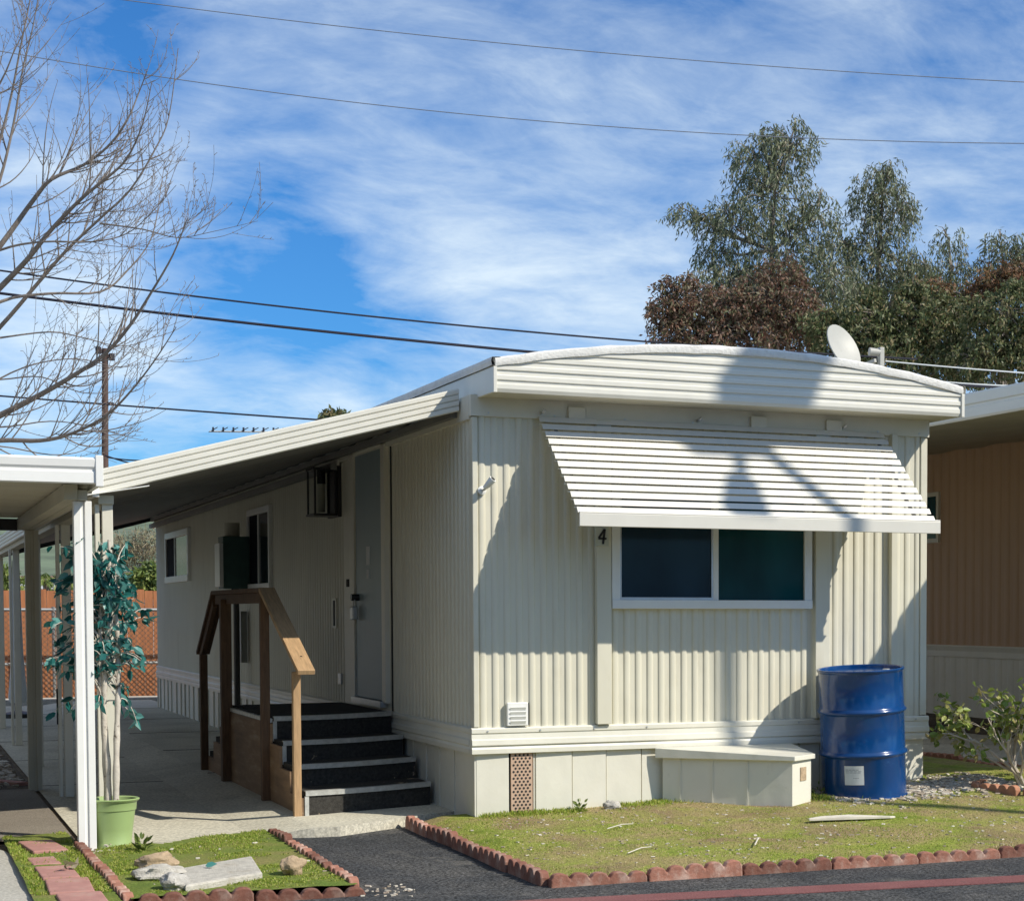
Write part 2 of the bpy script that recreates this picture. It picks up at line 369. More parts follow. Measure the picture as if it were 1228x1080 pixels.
# ---- grass blades
def blades(name, mat, n, sampler, zf, L, Wd, label):
    P = []; D = []
    while len(P) < n:
        x, y = sampler()
        if x is None: continue
        P.append((x, y, zf(x, y)-.002)); D.append((random.gauss(0,.55), random.gauss(0,.55), 1))
    P = np.array(P); D = np.array(D)
    o = leafcloud(name, mat, P, D, rng.uniform(L*.5, L*1.5, len(P)), Wd)
    o['kind'] = 'stuff'; o['label'] = label; o['category'] = 'grass'; return o
def dens(x, y): return (.28*max(0,(y+1.2)) if x > -.5 else 0)-(.10 if x > -.5 else 0) + mn.noise(Vector((x*1.1+9, y*1.1, 1))) + .5*mn.noise(Vector((x*4, y*4, 7)))
BOXP = [(1.40,0),(2.26,-.54),(2.48,-.38),(2.5,0)]
def samp_lawn(lo, hi, thr, sgn):
    def f():
        x = random.uniform(-.40, 4.9); y = random.uniform(-2.85, .35 if x > 3.8 else -.01)
        if sgn*(dens(x, y)-thr) < random.uniform(-.15, .15): return None, None
        if 2.75 < x < 4.2 and -.55 < y: return (None, None) if random.random() < .85 else (x, y)
        return x, y
    return f
blades('lawn_grass', 'grass', 20000, samp_lawn(0,0,.05, 1), zl, .011, .005, 'patchy green grass growing on the lawn in front of the home')
blades('dry_grass', 'grassdry', 17000, samp_lawn(0,0,.10,-1), zl, .010, .005, 'straw coloured dead grass on the lawn in front of the home')
def s_edge():
    if random.random() < .55: x = random.uniform(.02, 2.0); y = -abs(random.gauss(0,.10))-.01
    else: x = random.gauss(2.62,.12); y = random.gauss(-.40,.12)
    if mn.noise(Vector((x*5, y*2, 3))) < -.15 or y > -.01: return None, None
    return x, y
blades('wall_grass', 'grass', 4200, s_edge, zl, .028, .007, 'taller green weeds along the foot of the front skirting')
def s_rim():
    if random.random() < .7: x = random.uniform(-.42, 4.4); y = -2.86+abs(random.gauss(0,.03))
    else: x = -.42+abs(random.gauss(0,.02)); y = random.uniform(-2.8,.1)
    if mn.noise(Vector((x*4, y*4, 8))) < 0: return None, None
    return x, y
blades('rim_grass', 'grassdry', 2600, s_rim, zl, .030, .006, 'dry grass leaning over the scalloped edging of the lawn')
def s_left():
    x = random.uniform(-2.66,-1.5); y = random.uniform(-2.62,.1)
    if not ok_left(x, y) or dens(x*2.2, y*2.2) < -.02: return None, None
    return x, y
blades('bed_grass', 'grass', 13000, s_left, zb, .013, .006, 'green grass in the small bed beside the asphalt path')
def s_verge():
    x = random.uniform(-3.15,-2.76); y = random.uniform(-2.7,.5)
    if dens(x*2, y*2) < -.1: return None, None
    if -3.08 < x < -2.85 and y < -.2 and random.random() < .85: return None, None
    return x, y
blades('verge_grass', 'grass', 4500, s_verge, zb, .018, .007, 'green grass around the red pavers by the kerb')

# ---- gravel and chips near the drum
def chips(name, n, sampler, zf, sz, label, mat='chips'):
    mb = MB()
    for _ in range(n):
        x, y = sampler(); z = zf(x, y); s_ = sz*random.uniform(.5, 1.5)
        c = Vector((x, y, z+s_*.15)); R = Matrix.Rotation(random.uniform(0, PI), 3, 'Z') @ Matrix.Rotation(random.gauss(0,.3), 3, 'X')
        mb.obox(c, R @ Vector((s_*random.uniform(.5,1.3),0,0)), R @ Vector((0,s_*random.uniform(.4,.8),0)), R @ Vector((0,0,s_*.3)))
    o = mb.build(name, mat); tag(o, label, 'gravel', kind='stuff'); return o
chips('gravel', 2600, lambda: (random.uniform(2.6, 4.3), random.gauss(-.38,.22)), lambda x, y: zl(x, min(y, -.001)), .016, 'pale gravel and wood chips scattered around the blue drum')
chips('leaf_litter', 700, lambda: (random.uniform(-.4, 4.5), random.uniform(-2.8, -.1)), zl, .009, 'small pale litter scattered over the lawn')
chips('mulch', 900, lambda: (random.uniform(-3.6, -2.75), random.uniform(4.5, 10)), lambda x, y: G-.004, .028, 'bark mulch and debris on the dark earth beside the driveway', 'chips')
chips('litter', 110, lambda: random.choice(((random.uniform(-2.6,-1.5), random.uniform(-2.62,-.4)), (random.gauss(-1.30,.08), random.gauss(-2.65,.12)), (random.uniform(-2.9,-2.5), random.uniform(-.7,-.3)))), lambda x, y: zb(x, y) if x < -1.5 else G-.006, .010, 'dry leaf bits lying in and around the small grass bed')

# ---- scalloped edging
def edging_mesh():
    n = 5; L = .60
    top = []
    for k in range(n):
        for i in range(7):
            if i == 0 and k > 0: continue
            t = i/6; x = L*(k+t)/n; top.append((x, .068+.038*math.sqrt(max(0, 1-(2*t-1)**2))*1.0))
    prof = [(0.004, 0), (L-.004, 0)] + [(min(max(x, .004), L-.004), z) for x, z in reversed(top)]
    mb = MB()
    m = len(prof); vs = [(x, -.028, z) for x, z in prof] + [(x, .028, z) for x, z in prof]
    fs = [tuple(range(m)), tuple(range(2*m-1, m-1, -1))] + [(i, m+i, m+(i+1) % m, (i+1) % m) for i in range(m)]
    mb.add(vs, fs); return mb
ed0 = edging_mesh().build('edging_brick', 'brick', bevel=.008); 
ed0.location = (0,0,-50)
used0 = [False]
def place_edging(x, y, rot, z, label, group, mat=None, scale=1):
    if not used0[0]: o = ed0; used0[0] = True
    else: o = ed0.copy(); COL.objects.link(o)
    if mat:
        if mat+'_m' not in M: me = ed0.data.copy(); me.materials[0] = M[mat]; M[mat+'_m'] = me
        o.data = M[mat+'_m']
    o.location = (x, y, z+random.gauss(0,.006)); o.rotation_euler = (random.gauss(0,.03), random.gauss(0,.02), rot+random.gauss(0,.012)); o.scale = (scale, 1, 1)
    o['label'] = label; o['category'] = 'edging brick'; o['group'] = group
ORD = ['first','second','third','fourth','fifth','sixth','seventh','eighth','ninth','tenth']
def row(x0, y0, x1, y1, n, z, txt, endtxt, group, mat=None):
    L = math.hypot(x1-x0, y1-y0); rot = math.atan2(y1-y0, x1-x0); sc = L/n/.60
    for i in range(n):
        t = i/n; place_edging(x0+(x1-x0)*t, y0+(y1-y0)*t, rot, z, f'{txt}, {ORD[i]} brick from {endtxt}', group, mat, sc)
row(-2.74,-.22,-2.70,-2.62, 4, G-.03, 'scalloped red edging between pavers and small grass bed', 'the white post', 'scalloped edging along the left bed')
row(-1.47,-.06,-1.49,-2.62, 4, G-.03, 'scalloped red edging on the left side of the asphalt path', 'the driveway', 'scalloped edging along the left bed')
row(-2.66,-2.66,-1.46,-2.70, 2, G-.045, 'scalloped red edging along the street end of the small bed', 'the left', 'scalloped edging along the left bed')
row(-.44,.22,-.47,-2.85, 5, G-.02, 'scalloped red edging on the right side of the asphalt path', 'the home', 'scalloped edging around the lawn')
row(-.46,-2.90,4.34,-2.95, 8, G-.045, 'scalloped red edging between lawn and street', 'the path corner', 'scalloped edging around the lawn')
row(5.15,4.6,5.10,.4, 7, .045, 'shaded terracotta scalloped edging beside the neighbour path', 'the far end', 'scalloped edging beside the neighbour yard', 'brickt')
cxr, cyr, rr = 4.36, -.72, .52
for i in range(5):
    a0 = math.radians(100 + i*62); a1 = a0+math.radians(58)
    p0 = (cxr+rr*math.cos(a0), cyr+rr*math.sin(a0)); p1 = (cxr+rr*math.cos(a1), cyr+rr*math.sin(a1))
    place_edging(p0[0], p0[1], math.atan2(p1[1]-p0[1], p1[0]-p0[0]), .055, f'terracotta scalloped brick in the ring around the shrub, {ORD[i]} from its back left', 'scalloped edging around the shrub', 'brickt', math.hypot(p1[0]-p0[0], p1[1]-p0[1])/.60)

# ---- pavers
def paver(poly, z0, z1, label, group, mat='paver'):
    o = MB().prism(poly, z0, z1).build('paver', mat, bevel=.008); center(o); tag(o, label, 'paver', group)
def rect(cx, cy, w, h, a=0):
    c, s = math.cos(a), math.sin(a)
    return [(cx+x*c-y*s, cy+x*s+y*c) for x, y in ((-w/2,-h/2),(w/2,-h/2),(w/2,h/2),(-w/2,h/2))]
gp = 'red pavers in the grass by the kerb'
paver(rect(-2.955,-.27,.21,.56,.1), G-.02, .002, 'red paver nearest the white carport post', gp)
paver(rect(-3.0,-.98,.16,.34,.05), G-.02, -.004, 'small half buried red paver in the grass, second back from the post', gp)
paver(rect(-2.97,-1.54,.20,.50,.02), G-.02, .002, 'red paver with a dead leaf on it, third back from the post', gp)
paver(rect(-2.95,-2.10,.23,.54,-.03), G-.02, .000, 'red paver closest to the street by the concrete kerb', gp)
paver(rect(-2.93,-2.66,.23,.50,.0), G-.02, .001, 'red paver at the very bottom edge of the photo', gp)
for i, (x, y) in enumerate(((4.15,.75),(4.62,.8),(4.2,1.5),(4.68,1.55),(4.25,2.3),(4.72,2.35),(4.3,3.1))):
    paver(rect(x, y, .44, .66, .03), .02, .115, f'shaded red paver beside the right wall of the home, {ORD[i]} from the drum', 'red pavers beside the right wall')

# ---- slab and rocks in the left bed
o = MB().prism([(-2.40,-2.55),(-1.93,-2.22),(-1.86,-1.50),(-2.33,-1.86)], -.03, .022).build('stepping_slab', 'slabstone', bevel=.012); center(o)
tag(o, 'rough pale concrete slab lying in the small grass bed', 'slab')
def rock(c, r, mat, label, seed, name='rock'):
    mb = MB(); n, m = 26, 16; vs = []
    for j in range(m+1):
        for i in range(n):
            th = PI*j/m; ph = 2*PI*i/n
            d = Vector((math.sin(th)*math.cos(ph), math.sin(th)*math.sin(ph), math.cos(th)))
            k = 1+.34*mn.noise(d*1.4+Vector((seed*7, 0, 0)))+.20*mn.noise(d*3.5+Vector((seed*3, 1, 0)))+.07*mn.noise(d*9)
            vs.append((c[0]+d.x*r[0]*k, c[1]+d.y*r[1]*k, c[2]+d.z*r[2]*k))
    fs = [(j*n+i, (j+1)*n+i, (j+1)*n+(i+1) % n, j*n+(i+1) % n) for j in range(m) for i in range(n)]
    mb.add(vs, fs); o = mb.build(name, mat, smooth=True); center(o); tag(o, label, 'rock'); return o
rock((-2.42,-1.62,.03), (.11,.07,.055), 'rocktan', 'tan flat topped rock behind the pale rock in the small bed', 1)
rock((-2.46,-1.98,.01), (.14,.11,.055), 'slabstone', 'pale rounded rock at the left end of the concrete slab', 2)
rock((-2.44,-2.45,.02), (.08,.07,.06), 'rockgrey', 'grey broken rock near the bottom of the small bed', 3)
rock((-1.74,-2.12,.03), (.065,.05,.06), 'rocktan', 'round tan rock with a chipped side by the asphalt path', 4)
rock((1.0,-.14,.06), (.07,.05,.04), 'rockgrey', 'small grey rock on the lawn against the white skirting', 5)
o = MB().prism([(1.93,-1.50),(2.18,-1.545),(2.52,-1.60),(2.57,-1.585),(2.42,-1.54),(2.26,-1.475),(2.05,-1.45),(1.95,-1.455)], [.045]*8, [.062,.068,.064,.058,.066,.074,.070,.060]).build('plank', 'plank', bevel=.003); center(o); tag(o, 'pale splintered wooden plank lying on the lawn in front of the drum', 'plank')
leafcloud('fallen_leaf', 'ficus', [(-2.20,-1.93,.035)], [(.8,-.3,.15)], .07, .045, fold=.1)
tag(bpy.data.objects['fallen_leaf'], 'single teal leaf fallen beside the pale rock and slab', 'leaf')
leafcloud('dead_leaf', 'leaf_dry', [(-2.93,-1.5,.012),(-2.90,-1.52,.012),(-2.93,-1.52,.02)], [(1,.2,.5),(.8,.6,.3),(.3,-1,.5)], .09, .05, fold=.3, curl=.4)
tag(bpy.data.objects['dead_leaf'], 'curled brown dead leaf on a red paver', 'leaf')
for i, (a, b, r, t) in enumerate((((-2.83,5.0,-.045),(-3.02,5.15,-.045),.03,'reddish board lying on the dark earth nearest the second carport post'),
                     ((-2.95,6.6,-.04),(-3.3,6.9,-.03),.018,'pale stick lying in the dark earth behind the reddish board'),
                     ((-2.9,7.8,-.04),(-3.2,7.6,-.03),.014,'thin pale stick lying far back on the dark earth'),
                     ((.30,-2.2,.0),(.52,-2.05,.01),.004,'thin twig on the lawn near the front edging'),
                     ((.55,-1.2,.03),(.80,-1.05,.035),.004,'thin pale twig in the middle of the lawn'),
                     ((1.15,-2.25,.01),(1.3,-2.0,.02),.005,'bent twig on the dry grass near the street edging'))):
    mb = MB()
    if i == 0: mb.bar((-3.25,5.6,G+.012), (-2.76,4.75,G+.012), .11, .03)
    else: mb.tube([a, ((a[0]+b[0])/2+.02, (a[1]+b[1])/2+.03, (a[2]+b[2])/2+.008), b], [r, r*.9, r*.6], 5)
    o = mb.build('fallen_board' if i == 0 else 'stick', 'paver' if i == 0 else 'plank'); center(o); tag(o, t, 'board' if i == 0 else 'stick')

# weed by the pot
def weed(c, n, r, L, label):
    P = []; D = []
    for i in range(n):
        a = random.uniform(0, 2*PI); e = random.uniform(.3, 1.3); d = (math.cos(a)*r, math.sin(a)*r, e*r)
        P.append((c[0]+d[0]*random.random()*.6, c[1]+d[1]*random.random()*.6, c[2]+d[2]*random.random())); D.append(d)
    o = leafcloud('weed', 'leaf_bright', P, D, L, L*.45, fold=.15); center(o); tag(o, label, 'weed')
weed((-2.40,-.72,-.01), 34, .07, .06, 'leafy green weed sprouting at the driveway edge beside the pot')
weed((.75,-.12,.03), 30, .08, .04, 'low green weed growing against the front skirting')
weed((2.62,-.35,.06), 34, .09, .04, 'green weeds growing between the white box and the drum')

# ================================================================== THE MOBILE HOME
W_, L_ = 3.745, 16.9
home = thing('mobile_home', 'cream corrugated mobile home with bowed white roof and steps at its side door', 'mobile home', (1.87, 8.4, 0))
def corr(u0, u1, z0, z1, amp, per, place, ph=0):
    """corrugated sheet, place(u, h, z) -> xyz"""
    us = []; u = u0
    k = math.floor((u0-ph)/per)
    while ph+k*per < u1:
        b = ph+k*per
        wob = .006*math.sin(k*2.3)
        for off, h in ((0,0),(.30*per,0),(.40*per,.75),(.52*per,1),(.66*per,1),(.80*per,.75),(.88*per,0)):
            uu = b+off+wob*per
            if u0 < uu < u1: us.append((uu, h*amp))
        k += 1
    us = [(u0, 0)]+sorted(us)+[(u1, 0)]
    mb = MB(); vs = [place(u, h, z0) for u, h in us]+[place(u, h, z1) for u, h in us]; n = len(us)
    mb.add(vs, [(i, i+1, n+i+1, n+i) for i in range(n-1)]); return mb
corr(.022, 3.71, .60, 2.90, .012, .093, lambda u, h, z: (u, -h, z)).build('front_wall', 'siding', home)
mbs = corr(.03, 2.33, .60, 2.90, .013, .100, lambda u, h, z: (-h, u, z)); mbs.f = [f[::-1] for f in mbs.f]
q = corr(4.09, L_, .60, 2.86, .011, .110, lambda u, h, z: (-h, u, z)); o0 = len(mbs.v); mbs.v += q.v; mbs.f += [tuple(i+o0 for i in f)[::-1] for f in q.f]
mbs.build('side_wall', 'siding', home)
mb = MB(); mb.box(.012, W_-.012, .012, L_, .5, 3.05); mb.build('core_wall', 'siding', home)
mb = MB(); mb.box(-.004, .012, 2.37, 4.09, .62, 2.95); mb.build('door_surround', 'trim', home)
MB().box(-.006,.012,2.335,2.368,.66,2.97).build('wall_seam', 'dark', home)
# top trim boards
mb = MB(); mb.box(-.03, W_+.03, -.032, .02, 2.89, 3.04); mb.build('top_trim', 'trim', home)
mb = MB(); mb.box(-.032, .01, .02, L_, 2.87, 3.04); mb.box(-.05,-.032,4.1,L_,2.84,2.89); mb.build('side_top_trim', 'trim', home)
MB().box(-.018, .022, -.020, .03, .66, 2.885).build('corner_trim', 'siding', home, bevel=.005); MB().box(W_-.04, W_+.02, -.022, .055, .66, 2.885).build('corner_trim', 'siding', home, bevel=.005)
for x0, x1, lb in ((.915,1.03,None),(2.735,2.86,None),(3.415,3.47,None)):
    MB().box(x0, x1, -.062, .0, .66, 2.90 if x0 < 1 or x0 > 3 else 2.90).build('batten', 'siding', home, bevel=.004)
MB().box(3.02,3.17,-.05,0,2.18,2.89).build('batten', 'siding', home, bevel=.004)
# belt moulding: ribbed profile
def beltprof(o=1):
    return [(.02,.655),(-.022*o,.655),(-.034*o,.645),(-.034*o,.618),(-.026*o,.61),(-.03*o,.575),(-.040*o,.565),(-.044*o,.53),(-.030*o,.52),(-.038*o,.50),(-.038*o,.468),(.02,.468)]
mb = MB(); mb.extr(beltprof(), 'x', -.038, W_+.038); pr = beltprof(); pr = pr[::-1]; mb.extr(pr, 'y', .03, L_)
mb.extr([(W_-p, z) for p, z in beltprof()], 'y', .03, L_)
mb.build('belt_moulding', 'skirt', home)
# skirting
mb = MB(); mb.box(.03, W_-.03, .03, L_-.03, -.1, .47); mb.build('skirting_core', 'dark', home)
seams = [0, .25, .45, .735, 1.005, 1.29, 1.60, 1.95, 2.3, 2.62, 2.80, 3.1, 3.42, W_]
for a, b in zip(seams[:-1], seams[1:]):
    if a == .25: a = .43
    dy = random.uniform(-.004, .004)
    MB().prism([(a+.004, dy), (b-.004, -.012*random.random()+dy*.5), (b-.004, .03), (a+.004, .03)], -.12, .47).build('skirting_panel', 'skirt', home, bevel=.003)
y = .0; k = 0
while y < L_-.1:
    w = random.choice((.38,.45,.52,.40)); y2 = min(L_, y+w)
    MB().prism([(.03, y+.006), (.03, y2-.006), (-.006*random.random(), y2-.006), (-.008, y+.006)], -.12, .47).build('skirting_panel', 'skirt', home)
    (MB().box(-.022,-.007,y2-.02,y2+.012,-.1,.466).build('skirting_rib', 'skirt', home) if y2 > 6 else None)
    y = y2
MB().box(W_-.03, W_+.004, .0, L_, -.1, .47).build('skirting_panel', 'skirt', home)
# perforated vent strip (flat dark discs on a tan sheet paint the shade of its holes)
vp = MB().box(.262, .425, -.012, .004, -.03, .468).build('perforated_vent', 'tanvent', home)
mb = MB()
for r_ in range(20):
    for c in range(5):
        x = .281+c*.031+(.015 if r_ % 2 else 0); z = -.012+r_*.0243
        if x < .415: mb.add([(x+.0095*math.cos(t*PI/3), -.0135, z+.0095*math.sin(t*PI/3)) for t in range(6)], [tuple(range(6))])
mb.build('vent_hole_discs', 'dark', vp)
# dryer vent
vt = MB().box(.225,.385,-.045,-.018,.665,.835).build('dryer_vent', 'white', home, bevel=.006)
for i in range(4): MB().bar((.245,-.050,.690+i*.033), (.365,-.050,.690+i*.033), .004, .030, up=(0,-.5,1)).build('flap', 'white', vt, bevel=.003)
MB().box(.385,.392,-.045,-.018,.670,.83).build('vent_edge', 'dark', vt)
# electrical stub + little marks
MB().box(2.06,2.13,-.028,0,.78,.84)
for x in (.1,.6,1.15,1.7,2.25,2.9,3.3,3.68):
    MB().tube([(x,-.028,2.915),(x,-.037,2.915)], .007, 7).build('screw', 'alu', home)
for x in (.08,.48,.9,1.32,2.6,3.2,3.66):
    MB().tube([(x,-.03,.63),(x,-.039,.63)], .007, 7).build('screw', 'alu', home)
# ----- front window
def window(y_or_x, a0, a1, z0, z1, side, fw, depth, mull, panes, base=0, name='window'):
    """side 'F' front (along x) or 'L' left (along y)"""
    def bx(mb, u0, u1, z0_, z1_, d0, d1):
        return mb.box(u0, u1, -d1, -d0, z0_, z1_) if side == 'F' else mb.box(-d1, -d0, u0, u1, z0_, z1_)
    mb = MB()
    bx(mb, a0, a1, z1-fw, z1, 0, depth); bx(mb, a0, a0+fw, z0+fw, z1-fw, 0, depth); bx(mb, a1-fw, a1, z0+fw, z1-fw, 0, depth)
    bx(mb, a0-.0, a1+.0, z0, z0+fw, 0, depth+.008)
    bx(mb, mull-.022, mull+.022, z0+fw, z1-fw, 0, depth-.008)
    fr = mb.build(name, 'white', home, bevel=.003)
    for (u0, u1, mat) in panes:
        mb = MB(); bx(mb, u0, u1, z0+fw, z1-fw, .0, depth-.022); mb.build('pane', mat, fr)
    return fr
wf = window(0, 1.035, 2.705, 1.515, 2.42, 'F', .065, .058, 1.885, [(1.10,1.863,'glass_navy'),(1.907,2.64,'glass_teal')])
mb = MB(); mb.box(1.10,1.863,-.047,-.038,1.58,1.60); mb.box(1.10,1.115,-.047,-.038,1.60,2.35); mb.box(1.848,1.863,-.047,-.038,1.60,2.35); mb.build('screen_frame', 'alu', wf)
window(0, 7.45, 8.80, 1.74, 2.66, 'L', .07, .05, 8.15, [(7.52,8.128,'glass_dark'),(8.172,8.73,'screen')])
window(0, 13.35, 15.65, 1.92, 2.66, 'L', .09, .05, 14.7, [(13.44,14.678,'glass_pale'),(14.722,15.56,'screen')])
# ----- side door
dr = MB().box(-.030,-.006,2.56,3.50,.74,2.875).build('door', 'door', home, bevel=.003)
mb = MB(); mb.box(-.045,0,3.52,3.70,.72,2.95); mb.box(-.045,0,2.42,2.54,.72,2.95); mb.box(-.045,0,2.42,3.70,2.89,2.985); mb.build('door_frame', 'trim', home, bevel=.004)
MB().box(-.012,0,3.50,3.522,.72,2.89).build('door_gap', 'dark', home)
MB().box(-.07,0,2.5,3.56,.685,.735).build('door_sill', 'alu', home)
hd = MB().tube([(-.03,3.40,1.62),(-.10,3.40,1.62)], .030, 12).build('door_knob', 'black', dr, smooth=True)
MB().box(-.10,-.05,3.35,3.45,1.42,1.54).build('padlock', 'alu', dr, bevel=.01)
mb = MB(); mb.tube([(-.075,3.37,1.54),(-.075,3.37,1.59),(-.075,3.40,1.61),(-.075,3.43,1.59),(-.075,3.43,1.54)], .007, 6); mb.build('padlock_shackle', 'alu', dr)
MB().box(-.036,-.030,2.98,3.10,1.90,2.06).build('door_notice', 'paper', dr)
MB().box(-.037,-.030,3.0,3.08,1.78,1.86).build('door_notice', 'paper', dr)
MB().box(-.022,-.004,4.35,4.50,1.34,1.62).build('wall_slot_frame', 'trim', home)
MB().box(-.025,-.021,4.39,4.46,1.36,1.60).build('wall_slot', 'dark', home)
MB().box(-.03,-.004,4.15,4.25,.82,.92).build('outlet_cover', 'alu', home)
MB().box(-.02,-.004,3.86,3.93,1.72,1.79).build('doorbell', 'dark', home)
# ----- roof: bowed
RX0, RX1, RY0, RY1 = .03, 3.845, -.40, 17.2
def bow(x):
    t = (x-(RX0+RX1)/2)/((RX1-RX0)/2); return 3.245+.19*(1-abs(t)**2.1)
NX = 40
xs = [RX0+(RX1-RX0)*i/NX for i in range(NX+1)]
mb = MB()
vs = [(x, RY0+.01, bow(x)) for x in xs]+[(x, RY1, bow(x)) for x in xs]
mb.add(vs, [(i, i+1, NX+2+i, NX+1+i) for i in range(NX)])
mb.build('roof', 'rooftop', home, smooth=True)
# ribbed front fascia
lv = [(3.02,0),(3.045,-.012),(3.075,-.012),(3.082,-.004),(3.10,-.004),(3.107,-.014),(3.135,-.014),(3.142,-.003),(3.17,-.003),(3.177,-.014),(3.20,-.014),(3.207,-.004),(3.235,-.004),(3.242,-.014),(3.268,-.014),(3.275,-.003),(3.30,-.003),(3.307,-.014),(3.335,-.014),(3.342,-.004),(3.37,-.004),(3.377,-.014),(3.43,-.014)]
mb = MB(); nl = len(lv)
for x in xs:
    top = bow(x)-.045
    for z, h in lv: mb.v.append((x, RY0+h, min(z, top)))
for i in range(NX):
    for j in range(nl-1):
        a = i*nl+j; mb.f.append((a, a+nl, a+nl+1, a+1))
mb.build('front_fascia', 'fascia', home)
mb = MB()   # rolled cap along the bow
for x in xs:
    b = bow(x); w = .002*math.sin(x*23)+.002*math.sin(x*51)
    for dy, dz in ((-.004,-.05),(-.024,-.052+w),(-.030,-.03),(-.027+w,-.002),(-.008,.010+w),(.06,.012),(.06,.0),(-.004,-.02)):
        mb.v.append((x, RY0+dy, b+dz))
for i in range(NX):
    for j in range(8):
        a = i*8+j; b = i*8+(j+1) % 8; mb.f.append((a, a+8, b+8, b))
mb.f.append(tuple(range(7,-1,-1))); mb.f.append(tuple(NX*8+k for k in range(8)))
mb.build('roof_cap', 'rooftop', home, smooth=True)
for sx, x0, x1 in ((-1, RX0-.012, RX0+.01), (1, RX1-.01, RX1+.012)):
    o = MB().box(x0, x1, RY0, RY1, 3.02, 3.195).build('side_fascia', 'fascia', home)
    mb = MB(); n = 60
    for i in range(n+1):
        y = RY0-.02+(RY1-RY0)*i/n; w = .004*mn.noise(Vector((y*6, 0, sx)))
        for dx, dz in ((0,3.205),(.012,3.20+w),(.016+w,3.235),(.010,3.258+w),(-.05,3.262),(-.05,3.205)):
            mb.v.append(((x0 if sx < 0 else x1)+sx*dx, y, dz))
    for i in range(n):
        for j in range(6):
            a = i*6+j; b = i*6+(j+1) % 6; mb.f.append((a, a+6, b+6, b))
    mb.build('side_cap', 'rooftop', home)
for x in (RX0-.014, RX1-.012):
    MB().box(x, x+.026, RY0-.024, RY0+.012, 3.015, 3.195).build('fascia_corner', 'fascia', home, bevel=.003)
MB().box(RX0+.012, RX1-.012, RY0+.002, .02, 3.022, 3.036).build('soffit', 'soffit', home)
MB().box(RX0+.012, RX1-.012, L_, RY1, 3.022, 3.036).build('soffit', 'soffit', home)
# rain brackets above the window
for x in (.70, 2.18): MB().box(x, x+.13, -.055, -.032, 2.90, 2.985).build('bracket', 'trim', home, bevel=.004)
MB().box(2.83,2.97,-.055,-.032,2.90,2.985).build('bracket', 'trim', home, bevel=.004)
for x in (.50, 1.74, 2.98):
    mb = MB(); mb.tube([(x,-.03,2.93),(x,-.075,2.935),(x+.01,-.085,2.95)], .011, 8); mb.build('hook', 'alu', home)
# ----- louvred window awning
aw = thing('window_awning', 'white louvred metal awning sloping out over the front window', 'awning', (1.96,-.04,2.1))
A0 = Vector((0,-.045,2.905)); A1 = Vector((0,-.735,2.165)); nsl = 13
XL0, XR0, XL1, XR1 = .47, 3.335, .53, 3.42
ad = (A1-A0); an = Vector((0, -ad.z, ad.y)).normalized()
if an.z < 0: an = -an
mb = MB()
for i in range(nsl):
    q0 = A0+ad*((i+.02)/nsl); t = (i+.5)/nsl; dz = -ad.z/nsl; dy = -ad.y/nsl
    xl = XL0+(XL1-XL0)*t; xr = XR0+(XR1-XR0)*t
    # step section: flat top flange running inwards, sloping face, small drip lip; a dark gap stays under each blade
    top = q0.z; f0 = q0.y-.004
    sec = [(f0+.050, top+.004), (f0, top+.001), (f0-.006, top-.004), (f0-dy*.50, top-dz*.70), (f0-dy*.50+.006, top-dz*.72), (f0+.001, top-.007), (f0+.050, top-.002)]
    n = len(sec)
    vs = [(xl-(y-f0)*.06, y, z) for y, z in sec]+[(xr-(y-f0)*.10, y, z) for y, z in sec]
    mb.add(vs, [tuple(range(n)), tuple(range(2*n-1, n-1, -1))]+[(k, n+k, n+(k+1) % n, (k+1) % n) for k in range(n)])
mb.build('louvre_panel', 'awnwhite', aw)
mb = MB(); mb.prism([(XL1-.005,-.755),(XR1+.02,-.755),(XR1+.02,-.742),(XL1-.005,-.742)], 2.085, 2.175)
mb.prism([(XL1-.005,-.755),(XR1+.02,-.755),(XR1+.0,-.69),(XL1+.01,-.69)], 2.175, 2.187); mb.prism([(XL1-.003,-.742),(XR1+.018,-.742),(XR1+.018,-.715),(XL1-.003,-.715)], 2.085, 2.094)
mb.build('valance', 'awnwhite', aw, bevel=.003)
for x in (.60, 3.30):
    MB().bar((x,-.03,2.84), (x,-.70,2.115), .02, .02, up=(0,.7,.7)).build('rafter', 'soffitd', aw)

# ----- number plate, camera light
nb = MB().box(.895,1.005,-.072,-.0625,1.975,2.115).build('house_number', 'plate', bevel=.003); center(nb); nb.location.y -= 0
tag(nb, 'small plate with a black number 4 beside the front window', 'number plate')
mb = MB()
def seg(x0, z0, x1, z1, w): mb.bar((x0,-.0755,z0), (x1,-.0755,z1), .006, w, up=(0,0,1) if abs(z1-z0) < abs(x1-x0) else (1,0,0))
seg(.972,2.10,.958,1.99,.016); seg(.970,2.098,.925,2.035,.015); seg(.922,2.030,.985,2.030,.015)
fo = mb.build('numeral', 'black', nb)
sc = thing('wall_spotlight', 'small white spotlight on the front left corner of the home', 'spotlight', (.045,-.03,2.42))
mb = MB(); mb.lathe([(.032,0),(.032,.012),(.02,.018)], (0,0,0), 16); mb.v = [(.05+x, -.022-z, 2.36+y) for x, y, z in mb.v]; mb.build('mount', 'white', sc, smooth=True)
mb = MB(); mb.tube([(.05,-.04,2.36),(.055,-.075,2.365),(.07,-.09,2.385)], .009, 8); mb.build('arm', 'alu', sc, smooth=True)
mb = MB(); mb.tube([(.055,-.075,2.375),(.075,-.10,2.40),(.095,-.125,2.43),(.10,-.13,2.437)], [.016,.024,.027,.027], 14); mb.build('lamp_head', 'white', sc, smooth=True)
mb = MB(); mb.tube([(.10,-.131,2.438),(.1015,-.1325,2.440)], .018, 14); mb.build('lens', 'black', sc)

